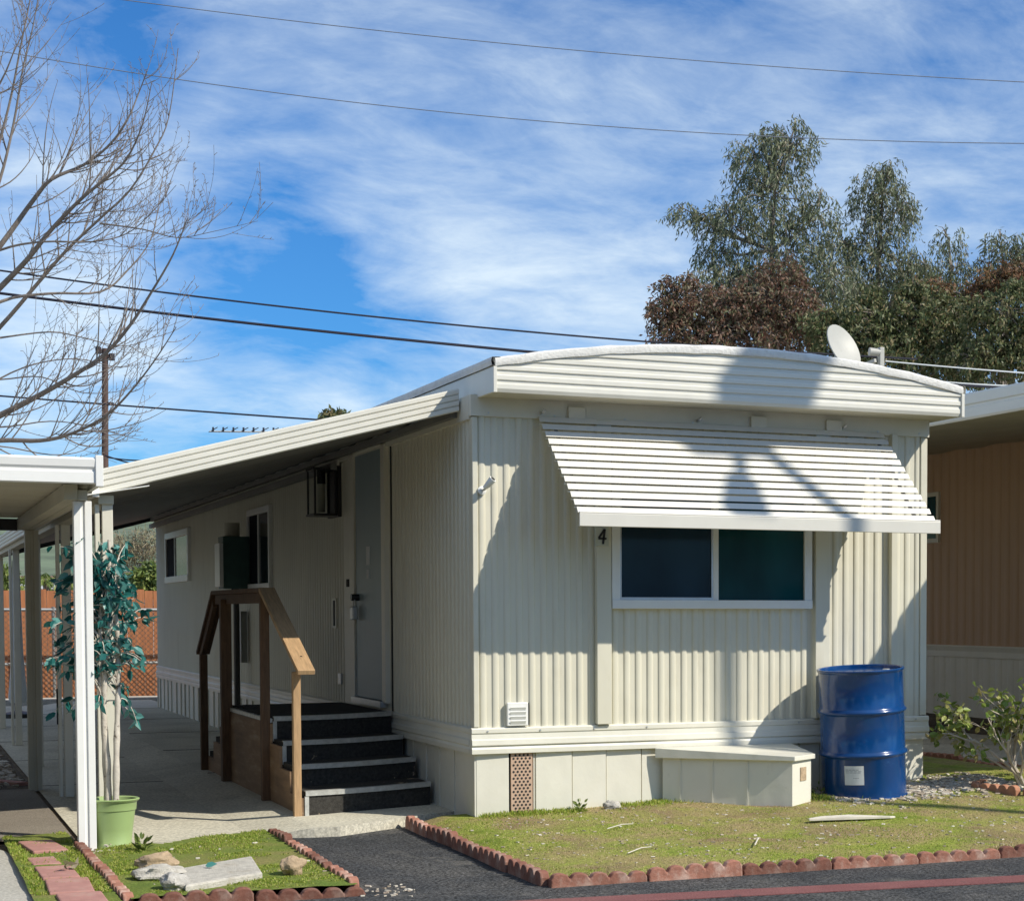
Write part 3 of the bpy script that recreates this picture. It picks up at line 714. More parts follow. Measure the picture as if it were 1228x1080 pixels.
# ----- satellite dish on roof
dp = CAM + (Fw + Rt*((1012-CX)/FPX) - Up*((416-CY)/FPX))*18.3
ds = thing('satellite_dish', 'grey oval satellite dish on the far side of the bowed roof', 'satellite dish', tuple(dp))
ax = (-Fw*.62+Rt*.66+Up*.40).normalized(); e1 = ax.cross(Vector((0,0,1))).normalized(); e2 = e1.cross(ax)
mb = MB(); nr, nn = 6, 28
for i in range(nr+1):
    r = i/nr
    for k in range(nn):
        t = 2*PI*k/nn; mb.v.append(tuple(dp+e1*(.23*r*math.cos(t))+e2*(.26*r*math.sin(t))+ax*(.055*r*r-.05)))
o1 = len(mb.v)
for i in range(nr+1):
    r = i/nr
    for k in range(nn):
        t = 2*PI*k/nn; mb.v.append(tuple(dp+e1*(.232*r*math.cos(t))+e2*(.262*r*math.sin(t))+ax*(.055*r*r-.056-.004)))
for i in range(nr):
    for k in range(nn):
        a = i*nn+k; b = i*nn+(k+1) % nn; mb.f.append((a, b, b+nn, a+nn)); mb.f.append((o1+a, o1+a+nn, o1+b+nn, o1+b))
for k in range(nn):
    a = nr*nn+k; b = nr*nn+(k+1) % nn; mb.f.append((a, b, o1+b, o1+a))
mb.build('reflector', 'dish', ds, smooth=True)
tipp = at(1050, 432, 17.9); base_ = dp-e2*.27
mb = MB(); mb.bar(base_, tipp, .03, .035); mb.build('feed_arm', 'dish', ds)
mb = MB(); mb.bar(tipp+Vector((.06,0,-.06)), tipp+Vector((.06,0,.13)), .06, .05, up=(1,0,0)); mb.build('feed_bracket', 'dish', ds, bevel=.005)
mb = MB(); mb.tube([tipp+Vector((.05,0,.08)), tipp+Vector((-.06,.02,.085))], [.035,.042], 12); mb.build('feed_horn', 'dish', ds, smooth=True)
mb = MB(); mb.tube([dp-ax*.06, dp-ax*.16+Vector((0,0,-.1)), Vector((dp.x-.1, dp.y+.12, bow(min(3.7, dp.x))-.02))], .025, 10); mb.build('mast', 'dish', ds, smooth=True)

# ----- lantern
ln = thing('wall_lantern', 'black box wall lantern with glass sides beside the side door', 'lantern', (-.12,4.35,2.38))
mb = MB(); X0, X1, Y0, Y1, Z0, Z1 = -.25,-.045,4.18,4.50,2.40,2.80
for x in (X0, X1-.018):
    for y in (Y0, Y1-.018): mb.box(x, x+.018, y, y+.018, Z0, Z1)
mb.box(X0-.008, X1+.008, Y0-.008, Y1+.008, Z1, Z1+.022); mb.box(X0-.008, X1+.008, Y0-.008, Y1+.008, Z0-.02, Z0)
mb.build('frame', 'black', ln)
MB().box(-.045,-.012,4.12,4.56,2.37,2.83).build('back_plate', 'black', ln)
MB().box(X0+.006, X1-.02, Y0+.006, Y0+.010, Z0, Z1).build('glass', 'clear', ln)
MB().box(X0+.006, X0+.010, Y0+.012, Y1-.008, Z0, Z1).build('glass', 'clear', ln)
mb = MB(); mb.tube([(-.15,4.34,2.42),(-.15,4.34,2.68)], .035, 14); mb.build('bulb_tube', 'soffit', ln, smooth=True)
mb = MB(); mb.tube([(-.15,4.34,2.68),(-.15,4.34,2.80)], .04, 12); mb.build('socket', 'black', ln)

# ----- electric meter
mt = thing('electric_meter', 'dark green electric meter box on the side wall behind the railing', 'meter box', (-.17,8.9,1.5))
MB().box(-.33,-.03,8.72,9.06,1.76,2.36).build('cabinet', 'meterbox', mt, bevel=.006)
MB().box(-.375,-.331,8.70,9.04,1.78,2.28).build('side_panel', 'white', mt, bevel=.004)
mb = MB(); mb.tube([(-.20,8.88,2.36),(-.20,8.88,2.52)], .085, 18); mb.build('glass_dome', 'soffit', mt, smooth=True)
mb = MB(); mb.tube([(-.16,8.72+.17,1.76),(-.16,8.89,.2),(-.16,8.89,-.05)], .035, 10); mb.build('conduit', 'black', mt)
mb = MB(); mb.tube([(-.22,8.8,1.76),(-.23,8.7,1.66),(-.25,8.65,1.6),(-.22,8.6,1.68),(-.18,8.55,1.74),(-.14,8.4,1.72),(-.08,8.2,1.75)], .012, 6); mb.build('cable', 'black', mt)
MB().box(-.10,-.03,8.95,9.06,.9,1.5).build('junction_box', 'meterside', mt)

# ----- corner utility box against the front skirting
ub = thing('skirting_box', 'white metal clad corner box with lid against the front skirting', 'utility box', (2.0,-.3,.03))
mb = MB(); mb.prism([(1.44,-.05),(2.19,-.735),(2.42,-.59),(2.50,-.05)], -.03, .405); mb.build('body', 'skirt', ub, bevel=.003)
mb = MB(); mb.prism([(1.38,-.047),(2.192,-.77),(2.45,-.60),(2.53,-.047)], .395, [.470,.430,.430,.472]); mb.build('lid', 'skirt', ub, bevel=.004)
dirv = (Vector((2.19,-.735,0))-Vector((1.44,-.05,0)))
for t in (.14,.39,.66):
    p = Vector((1.44,-.05,0))+dirv*t; nrm = Vector((dirv.y,-dirv.x,0)).normalized()
    MB().bar(Vector((p.x,p.y,.0))+nrm*.004, Vector((p.x,p.y,.418))+nrm*.004, .010, .005, up=nrm).build('seam_strip', 'skirt', ub)
d2 = Vector((2.42-2.19,-.59+.735,0)); n2 = Vector((d2.y,-d2.x,0)).normalized(); p = Vector((2.19,-.735,.29))+d2*.55+n2*.004
MB().obox(p, d2.normalized()*.042, n2*.002, Vector((0,0,.05))).build('sticker', 'rocktan', ub)

# ================================================================== STEPS AND RAILING
st = thing('side_steps', 'dark carpeted wooden steps and landing with aluminium nosings at the side door', 'steps', (-.5,3.0,0))
SX0, SX1 = -1.08, -.046
ys = [2.23, 1.86, 1.48, 1.05]; zs = [.66, .49, .335, .175]          # at the wall; the flight is skewed to the wall
def sk(mb, back=False):
    mb.v = [(x, y-(.35 if not back else .12)*(SX1-x)/(SX1-SX0), z) for x, y, z in mb.v]; return mb
def sbox(y0, y1, z0, z1, x0=SX0, x1=SX1, back=False): return sk(MB().box(x0, x1, y0, y1, z0, z1), back)
mb = MB(); mb.prism([(SX0,ys[0]-.35),(SX1,ys[0]),(SX1,4.05),(SX0,3.93)], .10, zs[0]); mb.build('landing', 'carpet', st)
for i in range(1, 4): sbox(ys[i], ys[i-1]-.002, -.04, zs[i]).build('step', 'carpet', st)
yb = [4.05, 4.42, 4.79, 5.16]
for i in range(1, 4): sbox(yb[i-1]+.002, yb[i], -.04, zs[i], back=True).build('step', 'carpet', st)
for i in range(4):
    # slightly bowed metal nosing
    mb = MB(); n = 8
    for k in range(n+1):
        x = SX0+(SX1-SX0)*k/n; sag = -.006*math.sin(PI*k/n)
        for dy, dz in ((-.016,-.030),(-.016,.006),(.035,.007),(.035,-.002),(-.008,-.003),(-.008,-.030)): mb.v.append((x, ys[i]+dy, zs[i]+dz+sag))
    for k in range(n):
        for j in range(6): p = k*6+j; q = k*6+(j+1) % 6; mb.f.append((p, p+6, q+6, q))
    mb.f += [tuple(range(5,-1,-1)), tuple(n*6+k for k in range(6))]
    sk(mb).build('nosing', 'nosing', st)
    mb = MB(); zz = (zs[i+1] if i < 3 else 0)
    mb.box(SX0-.006, SX0+.026, ys[i]-.010, ys[i]+.004, zz-.02, zs[i]-.032); sk(mb).build('riser_edge', 'nosing', st)
MB().box(SX0-.03, SX0-.004, ys[0]-.33, 3.92, zs[0]-.045, zs[0]-.012).build('landing_edge', 'nosing', st)
o_ = -.352
prof = [(3.93,-.04), (3.93,.61), (ys[0]+o_,.61), (ys[0]+o_,.455), (ys[1]+o_,.455), (ys[1]+o_,.29), (ys[2]+o_,.29), (ys[2]+o_,.13), (ys[3]+o_,.13), (ys[3]+o_,-.04)]
def cheek(prof, nm='side_panel'):
    mb = MB(); n = len(prof); vs = [(SX0-.026, y, z) for y, z in prof]+[(SX0-.007, y, z) for y, z in prof]
    mb.add(vs, [tuple(range(n)), tuple(range(2*n-1, n-1, -1))]+[(k, n+k, n+(k+1) % n, (k+1) % n) for k in range(n)]); return mb.build(nm, 'ply', st)
cheek(prof); cheek([(3.935,-.04),(3.935,.45),(4.29,.45),(4.29,.29),(4.66,.29),(4.66,.13),(5.03,.13),(5.03,-.04)])
rl = thing('stair_railing', 'weathered wooden handrail on four posts beside the side steps', 'railing', (-1.12,3.0,0))
PX = -1.135
for y, zt, m, hw in ((.72,1.055,'woodrail_sunlit',.028),(1.93,1.60,'wood',.034),(3.75,1.60,'wood',.045),(5.0,1.09,'wood',.034)):  # only the front post takes the sunlit wood colour
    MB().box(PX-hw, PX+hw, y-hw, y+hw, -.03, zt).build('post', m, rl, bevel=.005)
RXc = -1.105
MB().bar((RXc,.50,1.055), (RXc,1.98,1.668), .125, .036, up=(0,0,1)).build('sloping_rail', 'woodrail_sunlit', rl, bevel=.004)
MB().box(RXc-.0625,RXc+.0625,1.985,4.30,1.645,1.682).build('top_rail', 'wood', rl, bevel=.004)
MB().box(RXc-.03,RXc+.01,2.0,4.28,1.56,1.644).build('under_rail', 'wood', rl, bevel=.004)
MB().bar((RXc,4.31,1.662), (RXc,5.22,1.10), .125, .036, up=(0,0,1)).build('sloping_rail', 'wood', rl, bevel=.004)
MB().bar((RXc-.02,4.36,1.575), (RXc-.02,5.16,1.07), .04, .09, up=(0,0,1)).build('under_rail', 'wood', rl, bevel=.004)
kn = MB().tube([(RXc+.01,.72,1.164),(RXc+.01,.72,1.170)], .008, 8).build('screw_head', 'black', rl)

# ================================================================== PATIO AWNING OVER THE DRIVEWAY
pa = thing('driveway_awning', 'long white metal awning sloping off the home over the driveway', 'awning', (-1.3,8.5,0))
def za(x): return 2.975+.268*x          # underside
AX0, AX1, AY0, AY1 = -2.56, -.045, .22, 17.0
# pan roof: long ribs running down the slope
mb = MB(); n = 110
for i in range(n+1):
    y = AY0+.02+(AY1-AY0-.04)*i/n; h = (0,.02,.02,0)[i % 4]
    mb.v += [(AX0+.03, y, za(AX0+.03)+.03-h), (AX1, y, za(AX1)+.03-h)]
for i in range(n): a = i*2; mb.f.append((a, a+1, a+3, a+2))
o1 = len(mb.v)
mb.v += [(AX0+.03,AY0+.02,za(AX0+.03)+.06),(AX1,AY0+.02,za(AX1)+.06),(AX1,AY1,za(AX1)+.06),(AX0+.03,AY1,za(AX0+.03)+.06)]; mb.f.append((o1,o1+1,o1+2,o1+3))
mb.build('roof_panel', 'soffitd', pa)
# ribbed fascia, front
def ribs(n, h0, h1, d):
    out = []
    for i in range(n):
        a = h0+(h1-h0)*i/n; b = h0+(h1-h0)*(i+1)/n
        out += [(0, a), (-d, a+(b-a)*.18), (-d, a+(b-a)*.8), (0, a+(b-a)*.92)]
    out += [(0, h1)]; return out
rb = ribs(4, -.02, .145, .012)
mb = MB(); m = len(rb)
for x in (AX0, AX1):
    for d, h in rb: mb.v.append((x, AY0+d, za(x)+h))
    mb.v += [(x, AY0+.02, za(x)+.145), (x, AY0+.02, za(x)-.02)]
m += 2
mb.f += [(k, (k+1) % m, m+(k+1) % m, m+k) for k in range(m)]+[tuple(range(m)), tuple(range(2*m-1, m-1, -1))]
mb.build('front_fascia', 'fascia', pa)
mb = MB()
for y in (AY0, AY1):
    for d, h in rb: mb.v.append((AX0+d, y, za(AX0)+h-.005))
    mb.v += [(AX0+.02, y, za(AX0)+.14), (AX0+.02, y, za(AX0)-.025)]
mb.f += [(k, (k+1) % m, m+(k+1) % m, m+k) for k in range(m)]+[tuple(range(m)), tuple(range(2*m-1, m-1, -1))]
mb.build('side_fascia', 'fascia', pa)
MB().box(AX0-.014, AX0+.03, AY0-.014, AY0+.03, za(AX0)-.03, za(AX0)+.15).build('corner_cap', 'white', pa)
MB().prism([(AX0-.10,AY0-.03),(AX0+.35,AY0-.03),(AX0+.35,AY0+.1),(AX0-.10,AY0+.1)], [za(AX0)-.032,za(AX0)+.05,za(AX0)+.05,za(AX0)-.032], [za(AX0)-.026,za(AX0)+.056,za(AX0)+.056,za(AX0)-.026]).build('flashing', 'white', pa)
MB().box(-2.53,-2.43,AY0+.06,AY1-.05,2.215,2.275).build('beam', 'soffit', pa, bevel=.004)
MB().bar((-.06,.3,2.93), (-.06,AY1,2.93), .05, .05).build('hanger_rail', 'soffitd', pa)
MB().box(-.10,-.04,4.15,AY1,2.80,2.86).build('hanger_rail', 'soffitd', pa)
MB().bar((AX0+.05,AY1,za(AX0)+.0), (AX1,AY1,za(AX1)), .05, .09).build('rear_beam', 'black', pa)
for y in (.34, 3.52, 6.8, 10.0, 13.3, 16.6):
    mb = MB(); mb.box(-2.505,-2.435,y-.035,y+.035,G,2.216); mb.box(-2.55,-2.52,y-.028,y+.028,G,2.216); p = mb.build('post', 'trim', pa, bevel=.004)
    if y == 3.52: MB().box(-2.56,-2.551,y-.02,y+.02,.55,.85).build('post_plate', 'dark', p)

# ================================================================== NEIGHBOUR CARPORT (left)
nc = thing('neighbour_carport', 'flat white neighbouring carport roof on ribbed white posts at the left', 'carport', (-4,1.8,0))
CX0, CX1, CY0, CY1, CZ = -9.0, -2.60, -.72, 4.35, 2.285
mb = MB(); n = 44
for i in range(n+1):
    y = CY0+.02+(CY1-CY0-.04)*i/n; h = (0,.018,.018,0)[i % 4]
    mb.v += [(CX0, y, CZ+.03-h), (CX1-.02, y, CZ+.03-h)]
for i in range(n): a = i*2; mb.f.append((a, a+1, a+3, a+2))
o1 = len(mb.v); mb.v += [(CX0,CY0,CZ+.10),(CX1,CY0,CZ+.10),(CX1,CY1,CZ+.10),(CX0,CY1,CZ+.10)]; mb.f.append((o1,o1+1,o1+2,o1+3))
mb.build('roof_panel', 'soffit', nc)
mb = MB(); mb.extr([(CY0+.02,CZ-.005),(CY0,CZ-.005),(CY0-.012,CZ+.002),(CY0-.012,CZ+.066),(CY0-.004,CZ+.074),(CY0-.004,CZ+.084),(CY0-.016,CZ+.10),(CY0-.022,CZ+.145),(CY0-.006,CZ+.158),(CY0+.03,CZ+.158)], 'x', CX0, CX1-.03)
mb.build('front_fascia', 'white', nc)
MB().box(CX1-.045,CX1,CY0-.026,CY0+.03,CZ-.02,CZ+.172).build('fascia_end', 'white', nc, bevel=.003)
MB().box(CX1-.03,CX1-.002,CY0+.03,CY1,CZ-.01,CZ+.16).build('side_fascia', 'fascia', nc)
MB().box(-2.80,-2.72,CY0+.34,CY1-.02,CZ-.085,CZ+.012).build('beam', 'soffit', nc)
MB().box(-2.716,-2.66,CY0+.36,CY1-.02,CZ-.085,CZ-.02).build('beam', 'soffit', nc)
MB().box(CX0,-2.80,CY1-.10,CY1-.03,CZ-.09,CZ+.01).build('rear_beam', 'black', nc)
for y in (-.26, 4.28):
    mb = MB(); cxp = -2.685
    pr = [(-.055,-.05),(-.012,-.05),(-.012,-.038),(.012,-.038),(.012,-.05),(.055,-.05),(.055,.05),(.012,.05),(.012,.038),(-.012,.038),(-.012,.05),(-.055,.05)]
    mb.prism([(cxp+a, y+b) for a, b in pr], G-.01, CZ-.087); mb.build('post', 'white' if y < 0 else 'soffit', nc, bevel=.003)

# ================================================================== NEIGHBOUR HOME (right)
nh = thing('neighbour_home', 'tan corrugated neighbouring home with white skirting and a wide eave', 'mobile home', (11.3,6,0))
NXW = 9.4
q = corr(-2.3, 20, 1.02, 3.75, .022, .21, lambda u, h, z: (NXW-h, u, z)); q.f = [f[::-1] for f in q.f]; q.build('side_wall', 'tan', nh)
MB().box(NXW+.02, 13.2, -2.3, 20, .3, 4.0).build('core_wall', 'tan', nh)
mb = MB(); mb.extr([(NXW+.03,1.04),(NXW-.03,1.04),(NXW-.045,1.02),(NXW-.03,.96),(NXW-.03,.88),(NXW+.03,.88)], 'y', -2.3, 20); mb.build('belt_moulding', 'skirt', nh)
y = -2.3; 
q = corr(-2.3, 20, -.1, .88, .012, .28, lambda u, h, z: (NXW-.002-h, u, z)); q.f = [f[::-1] for f in q.f]; q.build('skirting', 'skirt', nh)
w2 = MB().box(NXW-.05, NXW+.0, 8.9, 9.75, 2.45, 3.15).build('window', 'trim', nh); MB().box(NXW-.056, NXW-.051, 8.96, 9.69, 2.51, 3.09).build('pane', 'glass_teal', w2)
EX, EZ = 5.1, 3.235
mb = MB()
for i, x in enumerate((EX+.02, NXW)):
    pass
n = 90
for i in range(n+1):
    y = -2.38+(20-(-2.38))*i/n; h = (0,.02,.02,0)[i % 4]
    mb.v += [(EX+.02, y, EZ+.04-h), (NXW, y, EZ+.04+.42-h)]
for i in range(n): a = i*2; mb.f.append((a, a+1, a+3, a+2))
o1 = len(mb.v); mb.v += [(EX+.02,-2.38,EZ+.12),(NXW,-2.38,EZ+.54),(NXW,20,EZ+.54),(EX+.02,20,EZ+.12)]; mb.f.append((o1,o1+1,o1+2,o1+3))
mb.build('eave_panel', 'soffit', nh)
mb = MB(); mb.extr([(EX+.02,EZ),(EX,EZ),(EX-.01,EZ+.02),(EX-.01,EZ+.10),(EX,EZ+.11),(EX,EZ+.13),(EX-.012,EZ+.14),(EX-.012,EZ+.22),(EX,EZ+.24),(EX+.03,EZ+.24)], 'y', -2.4, 20); mb.build('eave_fascia', 'fascia', nh)
mb = MB(); mb.prism([(EX,-2.42),(NXW,-2.42),(NXW,-2.385),(EX,-2.385)], [EZ,EZ+.42,EZ+.42,EZ], [EZ+.24,EZ+.66,EZ+.66,EZ+.24]); mb.build('eave_end', 'fascia', nh)
mb = MB(); mb.prism([(NXW-.02,-2.6),(13.4,-2.6),(13.4,20.2),(NXW-.02,20.2)], 3.9, 4.15); mb.build('roof', 'rooftop', nh)
for y in (-2.0, 2.0): MB().box(EX+.05, EX+.13, y-.04, y+.04, 0, EZ+.05).build('post', 'trim', nh) if y < 0 else None

# ================================================================== BLUE DRUM
bc = (2.985,-.40,.075)
db = thing('steel_drum', 'blue steel drum with a white label standing by the front right corner', 'drum', bc)
r = .325; H = .99
prof = [(.0,.012),(r-.012,.012),(r-.008,0),(r+.008,0),(r+.010,.012),(r,.022)]
def ring(z): return [(r,z-.028),(r+.006,z-.018),(r+.017,z-.008),(r+.019,z),(r+.017,z+.008),(r+.006,z+.018),(r,z+.028)]
prof += ring(.345)+ring(.67)
prof += [(r,H-.03),(r+.004,H-.024),(r+.011,H-.016),(r+.013,H-.006),(r+.008,H),(r-.002,H),(r-.008,H-.006),(r-.010,H-.03),(.0,H-.026)]
mb = MB(); mb.lathe(prof, (0,0,0), 64)
T = Matrix.Rotation(math.radians(1.6), 4, 'X') @ Matrix.Rotation(math.radians(-3.2), 4, 'Y')
mb.v = [tuple(Vector(bc)+(T @ Vector((v[0]*(1+.012*math.sin(2*math.atan2(v[1], v[0])+1)), v[1], v[2]+.0)))) for v in mb.v]
mb.build('body', 'blue', db, smooth=True)
lb_ang = math.radians(-132)
mb = MB(); k = 8
for i in range(k+1):
    a = lb_ang-.23+.46*i/k
    for z in (.13,.275): mb.v.append(tuple(Vector(bc)+(T @ Vector(((r+.003)*math.cos(a), (r+.003)*math.sin(a), z)))))
for i in range(k): a = 2*i; mb.f.append((a, a+2, a+3, a+1))
lbo = mb.build('label', 'paper', db)
mb = MB()
for z0, z1, a0, a1 in ((.243,.249,-.2,.12),(.232,.236,-.2,.19),(.222,.226,-.2,.17),(.182,.186,-.02,.12)):
    for i in range(4):
        b0 = lb_ang+a0+(a1-a0)*i/4; b1 = lb_ang+a0+(a1-a0)*(i+.85)/4; o1 = len(mb.v)
        for b, z in ((b0,z0),(b1,z0),(b1,z1),(b0,z1)): mb.v.append(tuple(Vector(bc)+(T @ Vector(((r+.0045)*math.cos(b), (r+.0045)*math.sin(b), z)))))
        mb.f.append((o1,o1+1,o1+2,o1+3))
mb.build('printed_lines', 'ink', lbo)
mb = MB()
for k in range(26):
    a = random.uniform(-3.0,-.2); z = random.choice((.345,.67,.02,.99))+random.gauss(0,.012); ww = random.uniform(.006,.03)
    rr3 = r+(.0195 if .3 < z < .75 else .0135)
    o1 = len(mb.v)
    for b, zz in ((a,z),(a+ww,z-.002),(a+ww*1.1,z+.006),(a,z+.005)): mb.v.append(tuple(Vector(bc)+(T @ Vector((rr3*math.cos(b), rr3*math.sin(b), zz)))))
    mb.f.append((o1,o1+1,o1+2,o1+3))
mb = MB(); mb.lathe([(.0,0),(.03,0),(.03,.014),(.022,.018),(.0,.018)], (bc[0]+.12,bc[1]-.12,bc[2]+H-.026), 16); mb.build('bung', 'alu', db, smooth=True)

# ================================================================== POTTED FICUS
fc = Vector((-2.505,-.13,G))
pt = thing('plant_pot', 'light green plastic pot holding the artificial teal ficus by the white post', 'plant pot', tuple(fc))
mb = MB(); mb.lathe([(0,.004),(.118,.0),(.125,.01),(.128,.035),(.122,.045),(.133,.13),(.148,.235),(.150,.25),(.158,.256),(.163,.305),(.166,.31),(.180,.318),(.183,.326),(.176,.331),(.158,.326),(.150,.30),(.148,.27),(0,.27)], tuple(fc), 48)
mb.v = [(fc.x+(x-fc.x)*.9, fc.y+(y-fc.y)*.9, z) for x, y, z in mb.v]; mb.build('body', 'pot', pt, smooth=True)
mb = MB(); mb.lathe([(.130,.272),(.10,.285),(0,.29)], tuple(fc), 24); mb.build('soil', 'soil', pt)
fi = thing('ficus_tree', 'artificial ficus with pale twisted stems and teal leaves in the green pot', 'potted tree', tuple(fc+Vector((0,0,.28))))
tops = []
mb = MB()
for k, (ox, oy, hh) in enumerate(((-.062,0,1.55),(-.022,.02,1.75),(.018,-.01,1.60))):
    pts = []; rs = []
    for i in range(26):
        t = i/25; z = .27+t*hh
        a = t*3.6+k*2.1; rr_ = .028*(1-t*.3)
        pts.append(fc+Vector((ox*(1-t*.3)+rr_*math.cos(a)+.006*math.sin(t*9+k), oy+rr_*math.sin(a), z))); rs.append(.023*(1-.5*t)+.0025*math.sin(i*1.7+k))
    mb.tube(pts, rs, 9); tops.append(pts)
mb.build('stems', 'ficusbark', fi, smooth=True)
P = []; D = []; mb = MB()
def px2(u, v, y=-.13):
    d = Fw+Rt*((u-CX)/FPX)-Up*((v-CY)/FPX); t = (y-CAM.y)/d.y; return CAM+d*t
targets = [(72,655),(85,690),(62,700),(70,725),(80,760),(62,745),(55,790),(66,800),(85,850),(60,858),(88,800),(108,665),(120,650),(128,690),(140,680),(150,665),(135,720),(118,725),(155,705),(165,712),(172,730),(150,740),(130,755),(112,770),(145,775),(165,780),(160,800),(135,800),(105,800),(170,790),(150,830),(160,860),(165,868),(140,850),(118,845),(92,735),(100,700),(125,735),(90,640),(110,690),(95,655),(132,665),(142,695),(108,745),(160,750),(70,770),(125,700),(98,760),(96,790),(150,720)]
for (u, v) in targets+[(u+random.randint(-9,9), v+random.randint(-14,14)) for u, v in targets if v < 830]+[(random.uniform(75,160), random.uniform(655,810)) for _ in range(40)]:
    tgt = px2(u, v, -.13+random.uniform(-.16,.20))
    stem = random.choice(tops); zt = min(max(tgt.z-random.uniform(-.02,.3), .9), 1.6)
    st_p = min(stem, key=lambda p: abs(p.z-zt))
    mid = (st_p+tgt)/2+Vector((0,0,.10+random.uniform(0,.06)))
    curve = [st_p*(1-t)**2+mid*2*t*(1-t)+tgt*t*t for t in (0,.2,.4,.6,.8,1)]
    mb.tube(curve, [.006,.005,.004,.0035,.003,.0015], 5, cap=False)
    for t in (.35,.45,.55,.65,.72,.8,.86,.92,.97,1.0):
        if random.random() < .33: continue
        p = st_p*(1-t)**2+mid*2*t*(1-t)+tgt*t*t
        dr_ = (tgt-st_p); dr_.z = 0
        P.append(tuple(p+Vector((random.gauss(0,.018), random.gauss(0,.018), random.gauss(0,.012)))))
        D.append(tuple((dr_.normalized() if dr_.length > 1e-4 else Vector((1,0,0)))*.45+Vector((random.gauss(0,.5), random.gauss(0,.5), -.55+random.gauss(0,.35)))))
mb.build('twigs', 'ficusbark', fi)
n = len(P); leafcloud('leaves', 'ficus', P, D, rng.uniform(.06,.095, n), rng.uniform(.032,.048, n), fi, fold=.12, curl=.12)

# ================================================================== ROSE SHRUB (right)
rc = Vector((4.34,-.62,.06))
rs_ = thing('rose_shrub', 'leggy rose shrub with pale stems inside the terracotta ring', 'shrub', tuple(rc))
mb = MB(); P = []; D = []
def grow(p, d, L, r, lev):
    n = 6; pts = [p]; rad = [r]; dd = d.normalized(); q = p.copy()
    for i in range(n):
        dd = (dd+Vector((random.gauss(0,.13), random.gauss(0,.13), random.gauss(.02,.10)))).normalized()
        q = q+dd*L/n; pts.append(q.copy()); rad.append(r*(1-.5*(i+1)/n))
        if lev >= 1 and i > 1:
            for _ in range(2 if lev == 1 else 3):
                if random.random() < (.15 if lev == 1 else .36):
                    P.append(tuple(q+Vector([random.gauss(0,.02) for _ in range(3)]))); D.append((random.gauss(0,.7), random.gauss(0,.7), random.gauss(-.15,.5)))
    mb.tube(pts, rad, 7, cap=True)
    if lev < 3:
        for k in range((4, 3, 2)[lev]):
            i = random.randint(2, n); a = random.uniform(0, 2*PI)
            nd = (dd+Vector((math.cos(a)*.75, math.sin(a)*.75, random.uniform(-.05,.45)))).normalized()
            grow(pts[i], nd, L*random.uniform(.42,.70), rad[i]*.65, lev+1)
for d, L in (((-.85,.1,.9),.62),((-.6,-.2,1),.66),((-.30,.25,1),.66),((-.12,-.2,1),.62),((.30,.1,1),.62),((.55,-.2,1),.55)):
    grow(rc+Vector((random.gauss(0,.03), random.gauss(0,.03), -.02)), Vector(d), L, .020, 0)
mb.build('stems', 'rosebark', rs_, smooth=True)
n = len(P); leafcloud('leaves', 'rose', P, D, rng.uniform(.05,.085, n), rng.uniform(.034,.055, n), rs_, fold=.1, curl=.1)

# ================================================================== BARE TREE (left)
bt = thing('bare_tree', 'leafless tree with long curving grey twigs above the carport roof', 'tree', tuple(at(-330, 1000, 16.5)))
mbT = MB(); mbB = MB()
tb = at(-330, 1000, 16.5); tb.z = G
tips = []
mbT.tube([tb, tb+Vector((.05,0,1.2)), tb+Vector((.15,.1,2.4)), at(-230,560,16.2)], [.20,.16,.14,.12], 12); mbT.build('trunk', 'bark', bt, smooth=True)
def poly(pts, r0, r1, depth0=15.0, dd=0.0, n=6, ml=None):
    pts = [(u if u < 130 else 130+(u-130)*(.74 if pts[-1][0] < 300 else .92), v) for u, v in pts]
    m = len(pts); ps = [at(u, v, depth0+dd*i/(m-1)+random.gauss(0,.02)) for i, (u, v) in enumerate(pts)]
    # subdivide with Catmull-Rom
    out = []
    for i in range(m-1):
        p0 = ps[max(i-1, 0)]; p1 = ps[i]; p2 = ps[i+1]; p3 = ps[min(i+2, m-1)]
        for t in (0,.25,.5,.75):
            out.append(.5*((2*p1)+(p2-p0)*t+(2*p0-5*p1+4*p2-p3)*t*t+(3*p1-p0-3*p2+p3)*t**3))
    out.append(ps[-1]); k = len(out)
    (ml or mbB).tube(out, [r0+(r1-r0)*(i/(k-1))**.55 for i in range(k)], n); return out
